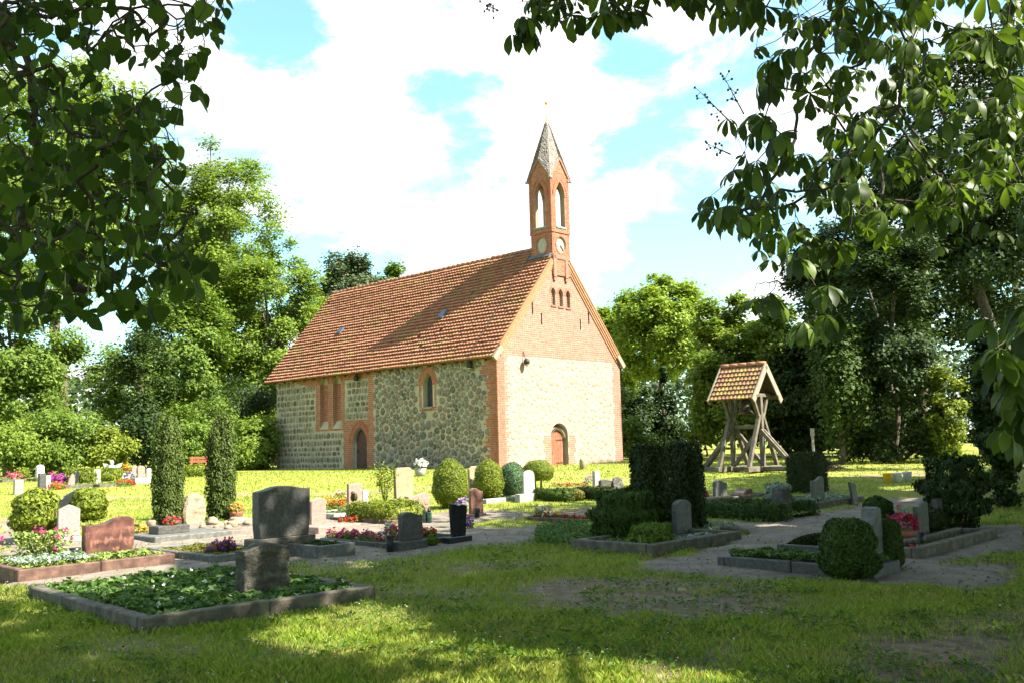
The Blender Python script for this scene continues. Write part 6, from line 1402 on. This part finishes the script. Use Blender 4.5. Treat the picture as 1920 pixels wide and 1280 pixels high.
cm = [leaf_mesh('chestnut_leaf', *palmate(s, None, d, k, sp), L_['chestnut']) for s, d, k, sp in ((.13, .95, 6, 2.2), (.15, 1.1, 7, 2.4), (.115, .8, 5, 1.9), (.14, .7, 7, 2.3), (.13, 1.25, 6, 2.3))]
cl = [leaf_mesh('chestnut_leaf', *palmate(s, None, d, k, sp), L_['chestnut']) for s, d, k, sp in ((.15, .8, 6, 2.2), (.165, 1.0, 7, 2.4))]
def rotc(): return Matrix.Rotation(random.uniform(0, 6.28), 4, 'Z') @ Matrix.Rotation(random.gauss(.15, .35), 4, 'Y')
put_leaves(chest, co, cm, Pc, [rotc() for _ in Pc], 300, m=L_['chestnut']); put_leaves(chest, co, cl, P3, [rotc() for _ in P3], 300, m=L_['chestnut'])
mainC = [[co+np.array([0, 0, 5.2]), at_depth(2150, -250, 4.0), at_depth(1960, -80, 4.5), at_depth(1760, -30, 4.7), at_depth(1700, 90, 4.7), at_depth(1685, 200, 4.7), at_depth(1600, 300, 4.7), at_depth(1595, 420, 4.6), at_depth(1560, 490, 4.5), at_depth(1480, 530, 4.4), at_depth(1420, 530, 4.4)],
         [at_depth(1685, 235, 4.7), at_depth(1740, 310, 4.6), at_depth(1780, 345, 4.5)], [at_depth(1760, -30, 4.7), at_depth(1600, -20, 4.8), at_depth(1500, 120, 4.8), at_depth(1490, 260, 4.8), at_depth(1420, 390, 4.7), at_depth(1320, 400, 4.6)],
         [at_depth(1600, -20, 4.8), at_depth(1400, -40, 4.8), at_depth(1200, -20, 4.7), at_depth(1050, 0, 4.6), at_depth(960, 5, 4.6)], [co+np.array([0, 0, 4.2]), at_depth(2150, 480, 3.2), at_depth(1960, 590, 3.5), at_depth(1900, 640, 3.5), at_depth(1880, 740, 3.5)]]
grow(mainC, np.vstack([Pc, P3]), .009, .0013, 'branch', chest, co)
# spent flower spikes
for px, py, dx, dy in ((1370, 230, -60, -60), (1395, 215, -40, -75), (1370, 290, -45, -20), (935, 20, -25, -10)):
    b = MB(); a = at_depth(px, py, 4.6)-co; e = at_depth(px+dx, py+dy, 4.55)-co; b.tube([a, e], [.004, .001], 4)
    for q in np.linspace(.25, 1, 14):
        c = a+(e-a)*q+rng.normal(size=3)*.018; b.box(c, (.009, .009, .009)); b.beam(a+(e-a)*q, c, .002, .002)
    b.build('flower_spike', branchm, chest, kind='stuff')

# ------------------------------------------------------------------ grass, blade by blade where it can be seen, tufts farther off
def blades(n, y0, y1, h, w, jitter, thin=1.0, xlim=None):
    y = y0+(y1-y0)*rng.random(n)**(1.0); hw = .56*y+.6; x = (rng.random(n)*2-1)*hw
    d = sample(BARE, x, y); f = fbm(x*1.7, y*1.7, 3); f2 = fbm(x*7+5, y*7, 2)
    keep = rng.random(n) < np.clip((1.05-1.25*d)*(.35+1.0*f2), .02, 1)*thin
    pm = sample(PATHM, x, y); keep &= ~(pm & (rng.random(n) > .012)); keep &= ~sample(BEDM, x, y); keep &= ~sample(CHM, x, y)
    x, y, f, d = x[keep], y[keep], f[keep], d[keep]; n = len(x)
    z = gz(y)+relief(x, y); hh = h*(.35+1.1*f)*(.5+.9*rng.random(n))*(1-.45*d); a = rng.random(n)*6.283; ln = hh*(.2+.75*rng.random(n)**1.5); b_ = rng.random(n)*6.283
    sx, sy = np.cos(a)*w/2, np.sin(a)*w/2; lx, ly = np.cos(b_)*ln, np.sin(b_)*ln; o_ = np.zeros(n)
    V = np.stack([np.stack([x-sx, y-sy, z-.01], 1), np.stack([x+sx, y+sy, z-.01], 1), np.stack([x+lx*.35+sx*.8, y+ly*.35+sy*.8, z+hh*.6], 1), np.stack([x+lx, y+ly, z+hh], 1)], 1).reshape(-1, 3)
    V2 = V; F = np.arange(4*n).reshape(n, 4); return V2, F
parts = [blades(190000, 5.9, 10.5, .06, .005, 0), blades(140000, 10.0, 17, .06, .009, 0, .9), blades(100000, 16, 28, .055, .017, 0, .7), blades(70000, 27, 50, .06, .04, 0, .5)]
off = 0; VV = []; FF = []
for V, F in parts: VV.append(V); FF.append(F+off); off += len(V)
gobj = np_mesh('grass', np.vstack(VV), np.vstack(FF), L_['grass'], kind='stuff'); gobj['label'] = 'lawn grass, worn thin and patchy in places'
# weeds, clover and fallen leaves
n = 5200; y = 6+12*rng.random(n)**1.4; x = (rng.random(n)*2-1)*(.56*y+.4); ok = (fbm(x*1.1+9, y*1.1, 3) > .5) & ~sample(PATHM, x, y) & ~sample(BEDM, x, y); x, y = x[ok], y[ok]; k = np.repeat(np.arange(len(x)), 6)
P = np.stack([x[k], y[k], gz(y[k])+relief(x[k], y[k])+.015+.05*rng.random(len(k))], 1)+rng.normal(size=(len(k), 3))*[.045, .045, .008]; L = .05*(.5+rng.random(len(k)))
leaves_obj('lawn_weeds', P, np.array([0, 0, 1])+rng.normal(size=P.shape)*.45, L, L*.45, L_['weed'])['label'] = 'broad-leaved weeds among the grass'
n = 520; y = 6.5+9*rng.random(n); x = (rng.random(n)*2-1)*.5*y; ok = ~sample(BEDM, x, y) & ~sample(PATHM, x, y); x, y = x[ok], y[ok]
P = np.stack([x, y, gz(y)+.07+.03*rng.random(len(x))], 1); leaves_obj('clover_flowers', P, np.array([0, 0, 1])+rng.normal(size=P.shape)*.3, .016, .015, PET['white'])['label'] = 'tiny white clover flowers in the grass'
deadm = leafmat('dead_leaf', [(.09, .05, .025), (.17, .1, .05), (.28, .19, .1)], .1)
n = 3600; y = 6+14*rng.random(n)**1.2; x = (rng.random(n)*2-1)*.56*y+.3; ok = (sample(BARE, x, y) > .18) | (sample(PATHM, x, y) & (rng.random(n) < .7)); ok &= ~sample(BEDM, x, y); x, y = x[ok], y[ok]
P = np.stack([x, y, gz(y)+relief(x, y)+.014+.01*rng.random(len(x))], 1); L = .05*(.4+rng.random(len(x))); leaves_obj('fallen_leaves', P, np.array([0, 0, 1])+rng.normal(size=P.shape)*.2, L, L*.5, deadm)['label'] = 'fallen dry leaves and twigs on bare soil and path'
n = 16000; y = 8+20*rng.random(n)**1.3; x = (rng.random(n)*2-1)*.56*y; ok = sample(PATHM, x, y) & ~sample(BEDM, x, y); x, y = x[ok], y[ok]
P = np.stack([x, y, gz(y)+relief(x, y)+.018+.004*rng.random(len(x))], 1); L = .012+.03*rng.random(len(x))**3; leaves_obj('path_gravel', P, np.array([0, 0, 1])+rng.normal(size=P.shape)*.35, L, L*.8, mat('pebble', [(.05, .042, .034), (.12, .1, .08), (.24, .2, .16)], .9, 3, 1.0))['label'] = 'loose pebbles on the gravel path'
c0 = gpoly([(1003, 1006), (1008, 992), (1060, 984), (1115, 985), (1180, 1006), (1180, 1030), (1100, 1028), (1003, 1020)]); a = np.array(c0); n = 9000; x = a[:, 0].min()+(np.ptp(a[:, 0]))*rng.random(n); y = a[:, 1].min()+np.ptp(a[:, 1])*rng.random(n); ok = inpoly(x, y, c0); x, y = x[ok], y[ok]
P = np.stack([x, y, gz(y)+.03+.09*rng.random(len(x))], 1); leaves_obj('creeping_ground_cover', P, np.array([0, 0, 1])+rng.normal(size=P.shape)*.6, .05, .03, L_['cover'])['label'] = 'low creeping ground cover left of the yew block'
bpy.context.view_layer.update()
print('TRIS', sum(sum(len(p.vertices)-2 for p in o.data.polygons) if len(o.data.polygons) < 3000 else len(o.data.polygons)*(len(o.data.polygons[0].vertices)-2) for o in sc.objects if o.type == 'MESH'))
